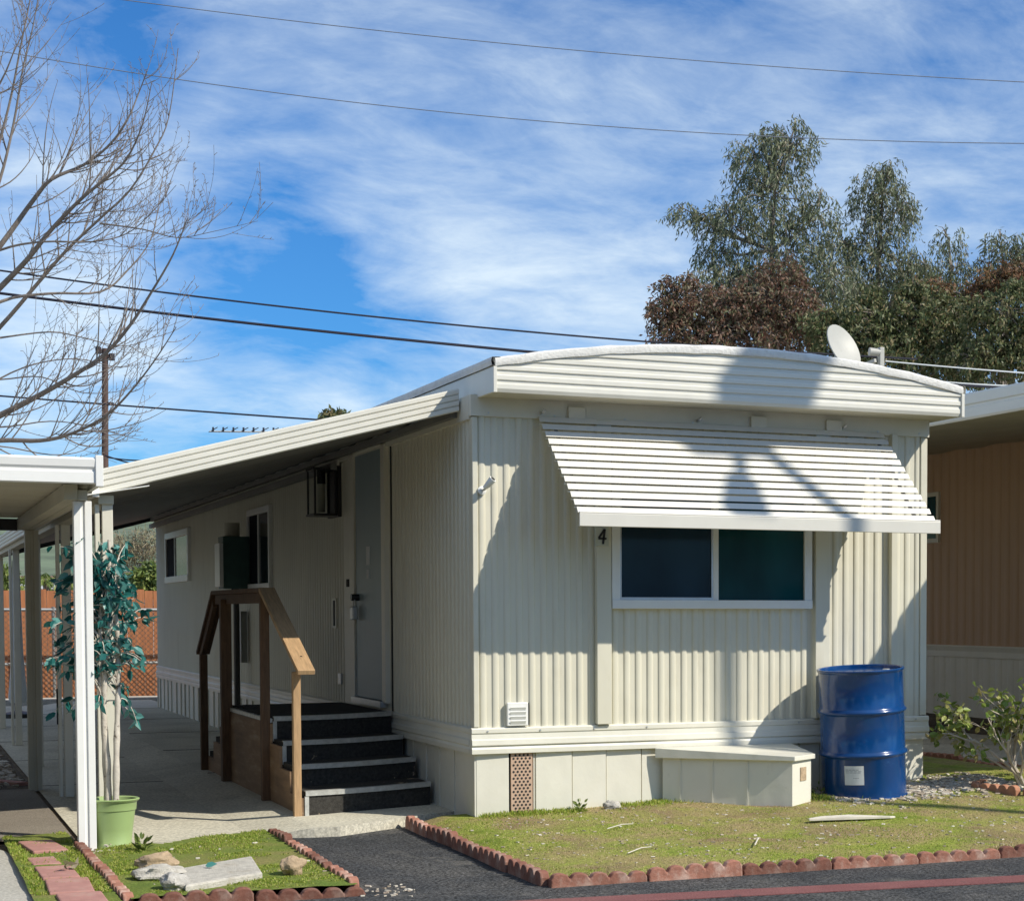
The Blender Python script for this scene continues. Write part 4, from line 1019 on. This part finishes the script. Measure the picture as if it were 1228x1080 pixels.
limbs = [
 ([(-230,560),(-120,548),(-50,522),(0,498),(45,475),(85,452),(125,425),(165,390),(200,350),(235,305),(258,262)], .055, .004, 16.2, -1.4),
 ([(-230,560),(-130,480),(-60,405),(0,345),(32,312),(62,275),(98,238),(130,212),(160,190),(185,150),(200,100)], .050, .003, 16.2, -1.8),
 ([(-130,480),(-60,370),(0,295),(40,240),(62,215),(100,198),(130,175),(160,145),(180,110),(193,85)], .040, .003, 16.2, -.6),
 ([(-230,560),(-120,556),(-50,535),(0,528),(50,528),(85,520),(125,500),(165,470),(205,432),(240,392)], .042, .003, 16.2, -1.9),
 ([(-130,480),(-50,440),(0,392),(45,340),(80,300),(120,262),(165,228),(205,180),(228,140),(243,58)], .032, .003, 15.9, -.7),
 ([(-60,405),(0,362),(60,352),(120,350),(160,325),(200,285),(215,225),(222,190)], .020, .002, 15.3, .6),
 ([(-80,370),(-20,262),(0,215),(16,150),(28,80),(40,30),(50,-30)], .026, .003, 15.8, -.3),
 ([(-60,330),(0,300),(50,290),(110,290),(160,280),(200,255),(240,222)], .016, .002, 15.3, -.5),
 ([(120,268),(175,275),(220,285),(265,278),(325,265)], .009, .0015, 15.1, -.4),
 ([(-20,240),(10,130),(24,60),(36,0),(42,-40)], .016, .003, 15.6, -.4),
 ([(-130,300),(-50,180),(0,100),(20,55),(48,5)], .020, .002, 15.6, -.4),
 ([(0,405),(60,398),(100,405),(150,415),(200,405),(228,385)], .009, .002, 15.4, .3),
 ([(-60,505),(0,512),(60,505),(110,512),(150,530)], .012, .002, 15.8, .3),
 ([(-50,455),(0,455),(50,452),(95,470),(140,470),(180,462)], .010, .002, 15.4, .3),
 ([(-50,540),(0,535),(60,545),(100,540),(128,520)], .010, .002, 15.2, .2),
 ([(-30,470),(30,440),(90,430),(150,440),(190,425)], .010, .002, 15.6, .3),
]
allp = []
for pts, r0, r1, d0, dd in limbs: allp.append((poly(pts, r0, r1, d0, dd, 8), r0, r1))
def whip(p, ang, L, r, lev, da):
    """long supple shoot: its heading turns steadily upwards"""
    n = 10; q = p.copy(); pts = [q.copy()]; rad = [r]; a = ang; f = random.gauss(0,.35); heads = []
    for i in range(n):
        a += da/n+random.gauss(0,.032); d = (Rt*math.cos(a)+Up*math.sin(a)+Fw*f).normalized()
        q = q+d*L/n; pts.append(q.copy()); rad.append(max(.0016, r*(1-.75*(i+1)/n))); heads.append(a)
        if random.random() < .35:
            s_ = (Rt*math.cos(a+random.choice((-1,1))*.9)+Up*math.sin(a+.9)).normalized()
            mbB.tube([q, q+s_*random.uniform(.012,.035)], [.0028,.002], 3, cap=False)
    mbB.tube(pts, rad, 4, cap=False)
    if lev > 0:
        for k in range(random.choice((1,2,3) if lev == 2 else (0,0,1))):
            i = random.randint(2, n-2)
            whip(pts[i], heads[min(i, n-1)]+random.choice((-1,1))*random.uniform(.3,.7), L*random.uniform(.35,.6), rad[i]*.75, lev-1, random.uniform(0,.6))
for ps, r0, r1 in allp:
    k = len(ps)
    for i in range(int(k*.30), k-1):
        for rep in range(2):
            if random.random() < (.58 if r0 > .012 else .32):
                t = i/(k-1); dl = (ps[min(i+1, k-1)]-ps[i-1]).normalized()
                a = math.atan2(dl.dot(Up), dl.dot(Rt)); a2 = a+random.choice((1,1,-1))*random.uniform(.25,.95)
                tgt_a = random.uniform(1.1,1.8)
                whip(ps[i], a2, random.uniform(.4,1.35)*(1.12-.80*t), max(.0030, min(.0065, (r0+(r1-r0)*t)*.35)), 2 if t < .6 else 1, max(-.3, (tgt_a-a2)*random.uniform(.5,1)))
mbB.build('branches', 'bark', bt)

# ================================================================== BACKGROUND TREES (right)
def sprigtree(name, label, cat, base, blobs, mat, trunk, L, Wd, bark='eucbark', droop=.9, sprig=11, group=None, spread=.35):
    t = thing(name, label, cat, tuple(base), group)
    mb = MB(); P = []; D = []
    top = Vector(trunk[-1]); tp = [Vector(base)]+[Vector(x) for x in trunk]; k = len(tp)
    mb.tube(tp, [.10*(1-.85*i/(k-1))+.010 for i in range(k)], 8)
    for (c, r3, ns) in blobs:
        ns = int(ns*(.60 if mat == 'leaf_euc' else .72))
        c = Vector(c)
        root = min(tp, key=lambda q: (q-(c+Vector((0,0,-r3[2]*.9)))).length)
        mb.tube([root, (root+c)/2+Vector((0,0,-.1)), c], [.045,.03,.012], 6)
        for _ in range(ns):
            d = Vector([random.gauss(0,1) for _ in range(3)]).normalized(); rr2 = random.random()**.45
            p = c+Vector((d.x*r3[0], d.y*r3[1], d.z*r3[2]))*rr2
            if random.random() < .16: mb.tube([c+(p-c)*.25, c+(p-c)*.6+Vector((0,0,.08)), p], [.018,.011,.005], 3, cap=False)
            out = Vector((d.x, d.y, .1))
            w = Vector([random.gauss(0,.25) for _ in range(3)])
            for j in range(sprig):
                q = p+Vector((out.x*.5+w.x, out.y*.5+w.y, -.9*droop+w.z))*(j/sprig)*spread+Vector([random.gauss(0,.035) for _ in range(3)])
                P.append(tuple(q)); D.append((random.gauss(0,.45)+out.x*.3, random.gauss(0,.45), -droop+random.gauss(0,.5)))
    mb.build('trunk', bark, t)
    n = len(P); leafcloud('crown', mat, P, D, rng.uniform(L*.6, L*1.3, n), rng.uniform(Wd*.7, Wd*1.3, n), t)
    return t
def B(u, v, depth, ru, rv, ns, rd=None):   # an ellipsoid of leaves, radii given in metres from picture size
    c = at(u, v, depth); k = depth/FPX; return (tuple(c), (ru*k, (rd or ru)*k*.9, rv*k), ns)
def gnd(u, depth): p = at(u, 742, depth); p.z = G; return p
def TR(us, depth): return [tuple(at(u, v, depth)) for u, v in us]
D1 = 38
sprigtree('gum_tree', 'tallest gum tree behind the home with wispy drooping grey green leaves', 'tree', gnd(930,D1),
  [B(905,190,D1,38,34,210),B(948,178,D1,34,34,190),B(925,235,D1,58,42,330),B(880,270,D1,42,44,220),B(945,300,D1,52,50,330),B(900,340,D1,60,40,330),B(820,250,D1,22,10,45),B(850,262,D1,26,14,60),B(930,158,D1,16,14,40),B(955,145,D1,10,10,22),B(912,155,D1,10,8,18),B(855,300,D1,26,20,70),B(980,255,D1,26,44,150),B(995,330,D1,40,50,260),B(870,335,D1,44,34,220),B(960,370,D1,50,36,260)],
  'leaf_euc', TR([(932,500),(928,400),(925,300),(930,220)],D1), .135, .028, sprig=14)
sprigtree('gum_tree', 'second tallest gum tree with a narrow greyish top right of the first', 'tree', gnd(1050,D1+2),
  [B(1060,215,D1+2,28,22,110),B(1040,235,D1+2,28,30,140),B(1075,250,D1+2,30,34,160),B(1050,300,D1+2,46,50,330),B(1085,330,D1+2,40,40,240),B(1020,350,D1+2,46,46,300),B(1070,198,D1+2,12,10,28),B(1010,290,D1+2,24,34,120),B(1110,320,D1+2,24,28,90),B(1120,370,D1+2,40,36,240),B(1060,370,D1+2,50,36,260)],
  'leaf_euc', TR([(1050,500),(1048,400),(1055,300),(1058,230)],D1+2), .135, .028, sprig=14)
sprigtree('gum_tree', 'small gum tree with a wispy top between the second gum and the right edge', 'tree', gnd(1140,D1+3),
  [B(1138,285,D1+3,20,20,60),B(1145,320,D1+3,26,30,110),B(1130,350,D1+3,40,34,220),B(1165,345,D1+3,30,34,170),B(1170,375,D1+3,40,30,200)],
  'leaf_euc', TR([(1142,500),(1140,400),(1140,320)],D1+3), .135, .028, sprig=13)
sprigtree('gum_tree', 'gum tree with a feathery top at the right edge of the photo', 'tree', gnd(1205,D1+3),
  [B(1200,290,D1+3,22,20,80),B(1215,310,D1+3,26,26,110),B(1185,320,D1+3,20,18,60),B(1232,290,D1+3,20,20,70)],
  'leaf_euc', TR([(1207,500),(1205,400),(1205,320)],D1+3), .135, .028, sprig=13)
sprigtree('red_leaved_tree', 'red brown leaved tree directly behind the bowed roof', 'tree', gnd(850,D1-4),
  [B(800,375,D1-4,24,30,150),B(835,365,D1-4,32,30,200),B(880,375,D1-4,44,40,330),B(930,360,D1-4,50,46,380),B(820,405,D1-4,46,26,230),B(905,410,D1-4,70,30,330),B(803,340,D1-4,12,12,30),B(825,335,D1-4,12,10,26),B(940,325,D1-4,26,22,90),B(965,390,D1-4,36,36,210)],
  'leaf_red', TR([(860,520),(870,440),(880,390)],D1-4), .095, .036, droop=.5, spread=.26, sprig=17)
sprigtree('bushy_tree', 'dense dark green bushy tree behind the satellite dish', 'tree', gnd(1060,D1-5),
  [B(1010,400,D1-5,40,40,300),B(1060,390,D1-5,52,44,430),B(1110,385,D1-5,52,44,430),B(1090,430,D1-5,70,34,430),B(1150,420,D1-5,40,44,300),B(1000,440,D1-5,40,26,160),B(1042,352,D1-5,16,14,60),B(1095,345,D1-5,20,14,80),B(1140,362,D1-5,16,14,60),B(985,385,D1-5,22,18,90)],
  'leaf_green', TR([(1070,560),(1070,480),(1070,420)],D1-5), .10, .036, droop=.5, spread=.26, sprig=16)
sprigtree('bushy_tree', 'green bushy tree with orange tinted top at the right edge', 'tree', gnd(1215,D1-6),
  [B(1205,385,D1-6,46,44,330),B(1180,430,D1-6,44,34,250),B(1235,430,D1-6,44,40,250),B(1240,380,D1-6,30,40,160),B(1172,372,D1-6,16,16,60),B(1222,345,D1-6,18,12,60)],
  'leaf_green', TR([(1215,560),(1215,480),(1212,420)],D1-6), .10, .036, droop=.5, spread=.26, sprig=16)
sprigtree('orange_tinted_tree', 'tree top with orange brown leaves behind the bushy green tree at right', 'tree', gnd(1200,D1-4.5),
  [B(1200,335,D1-4.5,34,20,170),B(1225,330,D1-4.5,26,22,130),B(1175,350,D1-4.5,20,16,70),B(1120,345,D1-4.5,30,14,60)],
  'leaf_orange', TR([(1200,500),(1200,420),(1202,350)],D1-4.5), .10, .036, droop=.5, spread=.26, sprig=16)
sprigtree('far_tree', 'tiny dark tree top just above the white awning edge', 'tree', gnd(401,60), [B(401,497,60,12,6,60)], 'leaf_green', TR([(401,600),(401,510)],60), .25, .09, droop=.3)
# behind the fence on the left
sprigtree('dry_tree', 'dry brown twiggy tree beyond the fence', 'tree', gnd(160,48), [B(150,668,48,22,20,220),B(175,662,48,18,22,180),B(135,680,48,14,14,80)], 'leaf_dry', TR([(160,720),(158,690)],48), .16, .02, droop=-.5, spread=.5)
sprigtree('green_tree', 'bright green tree beyond the red fence beside the home', 'tree', gnd(176,44), [B(172,692,44,12,12,110),B(184,685,44,10,14,90),B(180,706,44,16,8,60)], 'leaf_bright', TR([(178,720),(178,700)],44), .16, .07, droop=.2)
sprigtree('green_tree', 'small green tree beyond the fence at the far left edge', 'tree', gnd(4,44), [B(2,690,44,10,14,110),B(10,705,44,10,10,60)], 'leaf_bright', TR([(4,720),(4,700)],44), .16, .07, droop=.2)
# palm
pb = gnd(58,60); pm = thing('palm_tree', 'small palm tree with arching fronds beyond the fence', 'palm tree', tuple(pb))
ptop = at(56,694,60)
MB().tube([pb, (pb+ptop)/2, ptop], [.16,.13,.12], 8).build('trunk', 'bark', pm)
P = []; D = []
for k in range(22):
    a = 2*PI*k/22+random.gauss(0,.1); e = random.uniform(.2,1.1)
    d = Vector((math.cos(a), math.sin(a), e)).normalized()
    for j in range(12):
        t = j/11; p = ptop+d*1.15*t+Vector((0,0,-.75*t*t))
        for _ in range(2): P.append(tuple(p)); D.append((d.x*.5+random.gauss(0,.4), d.y*.5+random.gauss(0,.4), -.8))
leafcloud('fronds', 'leaf_bright', P, D, .30, .06, pm)

# ================================================================== FENCES, FAR BUILDINGS, HILL
cf = thing('chain_link_fence', 'chain link fence with grey rails across the end of the driveway', 'fence', (-1,20.6,0))
FX0, FX1 = -6.5, 4.0
for z in (1.53, .60): 
    MB().tube([(FX0,20.6,z),(FX1,20.6,z)], .028, 8).build('rail', 'galv', cf)
for x in (-5.6,-3.3,-2.3,-1.25,1.6,3.9):
    MB().tube([(x,20.6,G),(x,20.6,1.58)], .03, 8).build('post', 'galv', cf)
mb = MB(); pz = .095; z0, z1 = .06, 1.52; x = FX0
while x < 1.2:
    H_ = z1-z0
    for s_ in (1,-1):
        a = (x, 20.57, z0 if s_ > 0 else z1); b = (x+H_, 20.57, z1 if s_ > 0 else z0)
        if a[0] < .9: mb.bar(a, b, .008, .008, up=(0,1,0))
    x += pz
mb.build('chain_mesh', 'chain', cf)
wfn = thing('wooden_fence', 'reddish orange wooden board fence behind the chain link fence', 'fence', (-1,21.3,0))
mb = MB(); x = -2.95
while x < 4:
    mb.box(x, x+.143, 21.3+random.uniform(0,.008), 21.33, G, 1.88+random.uniform(-.02,.02)); x += .15
mb.build('boards', 'fencewood', wfn)
MB().box(-2.95,4,21.335,21.38,1.5,1.6).build('rail', 'fencewood', wfn)
tf = thing('stucco_wall', 'pale beige wall behind the chain link fence at the far left', 'wall', (-4.8,21.6,0))
MB().box(-9,-2.98,21.5,21.65,G,1.75).build('wall_face', 'stucco', tf); MB().box(-9,-2.96,21.48,21.67,1.75,1.82).build('coping', 'stucco', tf)
# far houses
fh = thing('far_house', 'low far house with brown roof and white wall beyond the fence', 'house', tuple(gnd(55,70)))
b0 = gnd(20,70); b1 = gnd(118,70); dx_ = (b1-b0)
def fbox(nm, p0, p1, z0, z1, th, mat, par): 
    MB().bar((p0.x,p0.y,(z0+z1)/2), (p1.x,p1.y,(z0+z1)/2), th, z1-z0).build(nm, mat, par)
fbox('wall', b0, b1, 0, 2.35, 5, 'stucco', fh); fbox('roof', b0-dx_*.06, b1+dx_*.06, 2.35, 2.55, 6, 'white', fh); fbox('roof', b0+dx_*.1, b1-dx_*.05, 2.55, 2.85, 4, 'roofred', fh)
for t in (.25,.6):
    p = b0+dx_*t-Fw*2.6; fbox('window', p, p+dx_*.12, 1.0, 1.9, .1, 'glass_dark', fh)
fh2 = thing('far_house', 'white far house wall seen beside the bright green tree beyond the fence', 'house', tuple(gnd(180,62)))
b0 = gnd(160,62); b1 = gnd(240,62); fbox('wall', b0, b1, 0, 2.2, 4, 'white', fh2); fbox('roof', b0, b1, 2.2, 2.5, 5, 'roofred', fh2)
# hills
mb = MB(); na, nr_ = 90, 14
for j in range(nr_+1):
    for i in range(na+1):
        az = math.radians(-35+95*i/na); rr_ = 300+60*j
        prof = math.sin(min(1, j/8)*PI/2)
        h = prof*(34+13*mn.noise(Vector((i*.09, j*.25, 0)))+5*mn.noise(Vector((i*.35, j*.5, 4))))*.85*(rr_/560)
        mb.v.append((CAM.x+rr_*math.sin(az), CAM.y+rr_*math.cos(az), -1+h))
for j in range(nr_):
    for i in range(na):
        a = j*(na+1)+i; mb.f.append((a, a+1, a+na+2, a+na+1))
struct(mb.build('hills', 'hill', smooth=True))

# ================================================================== CLOSED UMBRELLA, ANTENNA, POLES, WIRES
up = at(21, 800, 26.5)
cu = thing('closed_umbrella', 'closed white patio umbrella standing among the far carport posts', 'umbrella', (up.x, up.y, G))
mb = MB(); mb.lathe([(.02,2.35),(.05,2.30),(.065,1.6),(.085,.9),(.12,.45),(.135,.30),(.11,.22),(.03,.21)][::-1], (up.x, up.y, G), 14)
mb.v = [(x+(x-up.x)*.15*math.sin(6*math.atan2(y-up.y, x-up.x)), y, z) for x, y, z in mb.v]; mb.build('cloth', 'cloth', cu, smooth=True)
MB().tube([(up.x,up.y,G),(up.x,up.y,2.4)], .02, 8).build('shaft', 'alu', cu); mb = MB(); mb.lathe([(.0,0),(.24,0),(.24,.06),(.05,.10),(.05,.22),(0,.22)], (up.x,up.y,G), 20); mb.build('base', 'black', cu)

an_ = thing('tv_antenna', 'long horizontal television antenna above the white awning edge', 'antenna', (.5,9,3.3))
mb = MB(); mb.tube([(-.42,9,3.575),(.95,9,3.62)], .010, 6); mb.build('boom', 'galv', an_)
for i in range(12):
    x = -.38+i*.115; z = 3.575+.045*(x+.42)/1.37
    mb = MB(); mb.tube([(x,8.7,z+.02),(x,9.3,z+.02)], .006, 4); mb.box(x-.008,x+.008,8.98,9.02,z,z+.05); mb.build('element', 'wire', an_)
MB().tube([(.6,9,bow(.6)-.02),(.6,9,3.66)], .018, 8).build('mast', 'galv', an_)

D2 = 45
pp = gnd(125, D2); ptp = at(126,418,D2)
po = thing('utility_pole', 'dark brown wooden utility pole behind the bare tree twigs', 'utility pole', tuple(pp))
MB().tube([pp, ptp], [.10,.075], 10).build('pole', 'pole', po, smooth=True)
MB().bar(at(119,419,D2), at(134,430,D2), .10, .08).build('crossarm', 'pole', po)
MB().tube([at(118,424,D2), at(118,416,D2)], .07, 8).build('insulator', 'wire', po); MB().tube([at(134,432,D2), at(134,424,D2)], .07, 8).build('insulator', 'wire', po)
MB().bar(at(126,483,D2), at(136,484,D2), .06, .06).build('bracket', 'wire', po)

def wire(pts, depth, r, label, mat='wire', dd=0):
    mb = MB(); ps = []
    us = [p[0] for p in pts]
    k = 48; A = np.polyfit(us, [p[1] for p in pts], min(2, len(pts)-1))
    for i in range(k+1):
        u = us[0]+(us[-1]-us[0])*i/k; ps.append(at(u, float(np.polyval(A, u)), depth+dd*i/k))
    mb.tube(ps, r, 5); o = mb.build('overhead_wire', mat); center(o); tag(o, label, 'wire', 'overhead wires')
wire([(-300,278),(0,325),(258,357),(790,412),(1100,430)], 26, .014, 'upper of the two thick black wires crossing below the clouds')
wire([(-300,310),(0,352),(258,383),(660,424),(1300,470)], 26, .021, 'thickest lower black wire passing behind the bowed roof')
wire([(-200,-50),(150,0),(700,62),(1228,98),(1500,110)], 34, .009, 'topmost thin grey wire across the whole sky', 'wiregrey')
wire([(-200,28),(0,58),(270,100),(700,152),(1000,170),(1228,171),(1500,168)], 34, .009, 'second thin grey wire crossing the sky in front of the gum trees', 'wiregrey')
wire([(1062,433),(1150,441),(1300,452)], 24, .009, 'pale thin wire right of the satellite dish', 'paper')
wire([(940,428),(1090,455),(1190,460),(1300,463)], 24, .009, 'lower pale thin wire just above the neighbour eave', 'paper')
wire([(-60,470),(134,484),(260,496),(400,504)], 44, .022, 'thin dark wire from the far utility pole to behind the awning')
wire([(128,548),(165,552),(215,548)], 44, .018, 'short drooping wire low behind the carport roof end')
wire([(126,545),(160,558),(200,561),(260,560)], 44, .018, 'lowest thin wire near the awning front edge')

# unseen street-side pole; added shapes on it throw the shadow on fascia, awning and wall
def shp(xp, zp, t): return Vector((xp, 0, zp))+Vector((.70,-.75,.90))*t
TP = 9.5
base_p = shp(2.0, 0, TP); sp = thing('street_pole', 'tall wooden street pole, unseen, with added shadow-casting shapes, at the roadside', 'utility pole', (base_p.x, base_p.y, G))
ztop = 2.95+.9*TP
MB().tube([(base_p.x,base_p.y,G),(base_p.x,base_p.y,ztop)], [.085,.06], 12).build('pole', 'pole', sp)
def flat(pts, th, nm, mat='galv'):
    perp = Vector((SUN.x, SUN.y, 0)).normalized()*th
    v0 = [shp(x, z, TP)-perp for x, z in pts]; v1 = [shp(x, z, TP)+perp for x, z in pts]; n = len(pts)
    MB().add(v0+v1, [tuple(range(n-1,-1,-1)), tuple(range(n, 2*n))]+[(i, (i+1) % n, n+(i+1) % n, n+i) for i in range(n)]).build(nm, mat, sp)
flat([(1.33,2.50),(2.03,2.50),(2.33,3.15),(1.86,3.15)], .22, 'wide_shadow_shape')  # added slab, its slanted outline cut to the wanted shadow
flat([(1.42,1.95),(1.60,1.97),(1.36,1.38),(1.04,1.40)], .10, 'slanted_shadow_shape')  # added slab for the lower slanted patch of shadow
flat([(1.46,1.94),(1.54,1.94),(1.86,2.52),(1.78,2.52)], .05, 'shadow_shape_neck')  # added strip joining the two shadow outlines

# ================================================================== THE OTHER SIDE OF THE STREET (behind the photographer)
def plainhome(x0, x1, y0, y1, h, mat, label, z0=0):
    t = thing('mobile_home', label, 'mobile home', ((x0+x1)/2, (y0+y1)/2, G))
    MB().box(x0, x1, y0, y1, G, h).build('wall', mat, t)
    MB().box(x0-.3, x1+.3, y0-.3, y1+.3, h+.002, h+.3).build('roof', 'fascia', t)
    yy = y1 if y0 < -10 else None
    if yy is not None:
        for k in range(3):
            xx = x0+(x1-x0)*(.15+.3*k); f = MB().box(xx, xx+1.2, yy, yy+.05, 1.3, 2.2).build('window', 'trim', t); MB().box(xx+.07, xx+1.13, yy+.051, yy+.056, 1.37, 2.13).build('pane', 'glass_dark', f)
plainhome(-13,-5.6,-1,14,3.3,'meterside','grey walled home left of the carport, outside the photo')
plainhome(-22,-9.5,-30,-24,3.2,'tan','tan home across the street on the left, behind the photographer')
plainhome(-7,5,-31,-25,3.3,'meterside','grey home across the street, straight behind the photographer')
plainhome(9,22,-31,-25,3.2,'stucco','beige home across the street on the right, behind the photographer')
def bigtree(x, y, h, r, label):  # unseen trees, added to block low sky light and deepen the shade
    t = thing('sky_blocking_tree', label, 'tree', (x, y, G)); MB().tube([(x,y,G),(x+.1,y,h*.35),(x,y+.2,h*.7)], [.3,.22,.08], 8).build('trunk', 'eucbark', t)
    P = []; D = []
    for _ in range(1500):
        d = Vector([random.gauss(0,1) for _ in range(3)]).normalized()*random.random()**.4
        P.append((x+d.x*r, y+d.y*r, h*.62+d.z*h*.40)); D.append((random.gauss(0,1), random.gauss(0,1), -.3+random.gauss(0,.5)))
    leafcloud('crown', 'leaf_green', P, D, rng.uniform(.5,.9, len(P)), rng.uniform(.3,.5, len(P)), t)
bigtree(-15,-20,7,3.5,'broad green tree added far left out of view to block sky light')
bigtree(-8.5,-22,8,3.6,'tall green tree added on the left out of view to block sky light')
bigtree(-1,-23,7.5,3.5,'round green tree added straight behind the camera to block sky light')
bigtree(-12,-9,6.5,3.0,'green tree added out of view beyond the left neighbour to block sky light')

# ================================================================== WORLD, SUN, CAMERA
w = bpy.data.worlds.new('World'); S.world = w; w.use_nodes = True; nt = w.node_tree
for n in list(nt.nodes): nt.nodes.remove(n)
sky = N(nt, 'ShaderNodeTexSky', sky_type='NISHITA'); sky.sun_disc = False
elev = math.asin(SUN.z); rot = math.atan2(SUN.x, SUN.y)
sky.sun_elevation = elev; sky.sun_rotation = rot; sky.altitude = 300; sky.air_density = 1.0; sky.dust_density = .3; sky.ozone_density = 2.5
bg = N(nt, 'ShaderNodeBackground'); out = N(nt, 'ShaderNodeOutputWorld')
tc = N(nt, 'ShaderNodeTexCoord'); sx = N(nt, 'ShaderNodeSeparateXYZ'); nt.links.new(tc.outputs['Generated'], sx.inputs[0])
def math_(op, a, b=None):
    m = N(nt, 'ShaderNodeMath', operation=op)
    for i, v in enumerate((a, b)):
        if v is None: continue
        if isinstance(v, (int, float)): m.inputs[i].default_value = v
        else: nt.links.new(v, m.inputs[i])
    return m.outputs[0]
CLX, CLY = 8, 8
zc = math_('ADD', math_('MAXIMUM', sx.outputs[2], 0), .22)
cb = N(nt, 'ShaderNodeCombineXYZ'); nt.links.new(math_('DIVIDE', sx.outputs[0], zc), cb.inputs[0]); nt.links.new(math_('DIVIDE', sx.outputs[1], zc), cb.inputs[1])
def cl(scale, rotz, sc3, detail, rough, dist, off=(0,0,0)):
    mp = N(nt, 'ShaderNodeMapping'); mp.inputs['Rotation'].default_value = (0,0,rotz); mp.inputs['Scale'].default_value = sc3; mp.inputs['Location'].default_value = off
    nt.links.new(cb.outputs[0], mp.inputs[0]); return noise(nt, mp.outputs[0], scale, detail, rough, dist)
c1 = cl(2.3, math.radians(-30), (1,1.25,1), 9, .64, .7, (11.4,5.6,0))
c2 = cl(8.5, math.radians(-40), (1,1.35,1), 9, .62, .5, (7,2,0))
c3 = cl(.9, math.radians(10), (1,1.1,1), 3, .5, .2, (CLX,CLY,0))
s1 = math_('ADD', math_('MULTIPLY', c1, .50), math_('ADD', math_('MULTIPLY', c2, .24), math_('MULTIPLY', c3, .62)))
def clearing(u, v, rad, amt):            # a clearer patch of sky around one compass direction
    d = (at(u, v, 1)-CAM).normalized(); vm = N(nt, 'ShaderNodeVectorMath', operation='DOT_PRODUCT'); vm.inputs[1].default_value = d
    nt.links.new(tc.outputs['Generated'], vm.inputs[0])
    mr = N(nt, 'ShaderNodeMapRange', interpolation_type='SMOOTHSTEP'); nt.links.new(vm.outputs['Value'], mr.inputs[0])
    mr.inputs[1].default_value = math.cos(math.radians(rad)); mr.inputs[2].default_value = 1; mr.inputs[3].default_value = 0; mr.inputs[4].default_value = amt
    return mr.outputs[0]
s1 = math_('SUBTRACT', s1, clearing(300, 330, 4.0, .20)); s1 = math_('SUBTRACT', s1, clearing(430, 365, 3.4, .14)); s1 = math_('SUBTRACT', s1, clearing(330, 200, 3.0, .05)); s1 = math_('SUBTRACT', s1, clearing(110, 60, 3.8, .13))
s1 = math_('ADD', s1, clearing(110, 470, 4.5, .11)); s1 = math_('ADD', s1, clearing(350, 480, 3.0, .08))
cm = ramp(nt, s1, [(.55,(0,0,0)),(.68,(.28,.28,.28)),(.87,(.80,.80,.80))])
skyc = mix(nt, sky.outputs[0], (.37,.95,1.55), 1.0, 'MULTIPLY')
cloud = mix(nt, skyc, (10.2,11.6,12.4), cm)
nt.links.new(cloud, bg.inputs[0]); bg.inputs[1].default_value = .085
nt.links.new(bg.outputs[0], out.inputs[0])

sl = bpy.data.lights.new('sun', 'SUN'); sl.energy = 5.0; sl.angle = math.radians(.53); sl.color = (1,.93,.80)
so = bpy.data.objects.new('sun', sl); COL.objects.link(so); so.rotation_euler = SUN.to_track_quat('Z', 'Y').to_euler(); so.location = (6,-8,12)

cd = bpy.data.cameras.new('camera'); co = bpy.data.objects.new('camera', cd); COL.objects.link(co)
co.location = CAM; co.rotation_euler = (PI/2+PIT, 0, -YAW); cd.sensor_width = 36; cd.lens = FPX/1228*36
cd.shift_x = (614-CX)/1228; cd.shift_y = (CY-540)/1228; cd.clip_end = 3000; cd.clip_start = .1
S.camera = co
S.view_settings.view_transform = 'Standard'; S.view_settings.look = 'None'; S.view_settings.gamma = 1; S.view_settings.use_curve_mapping = False
S.view_settings.exposure = 0.03
S.render.engine = 'CYCLES'; S.cycles.max_bounces = 6; S.cycles.transparent_max_bounces = 8
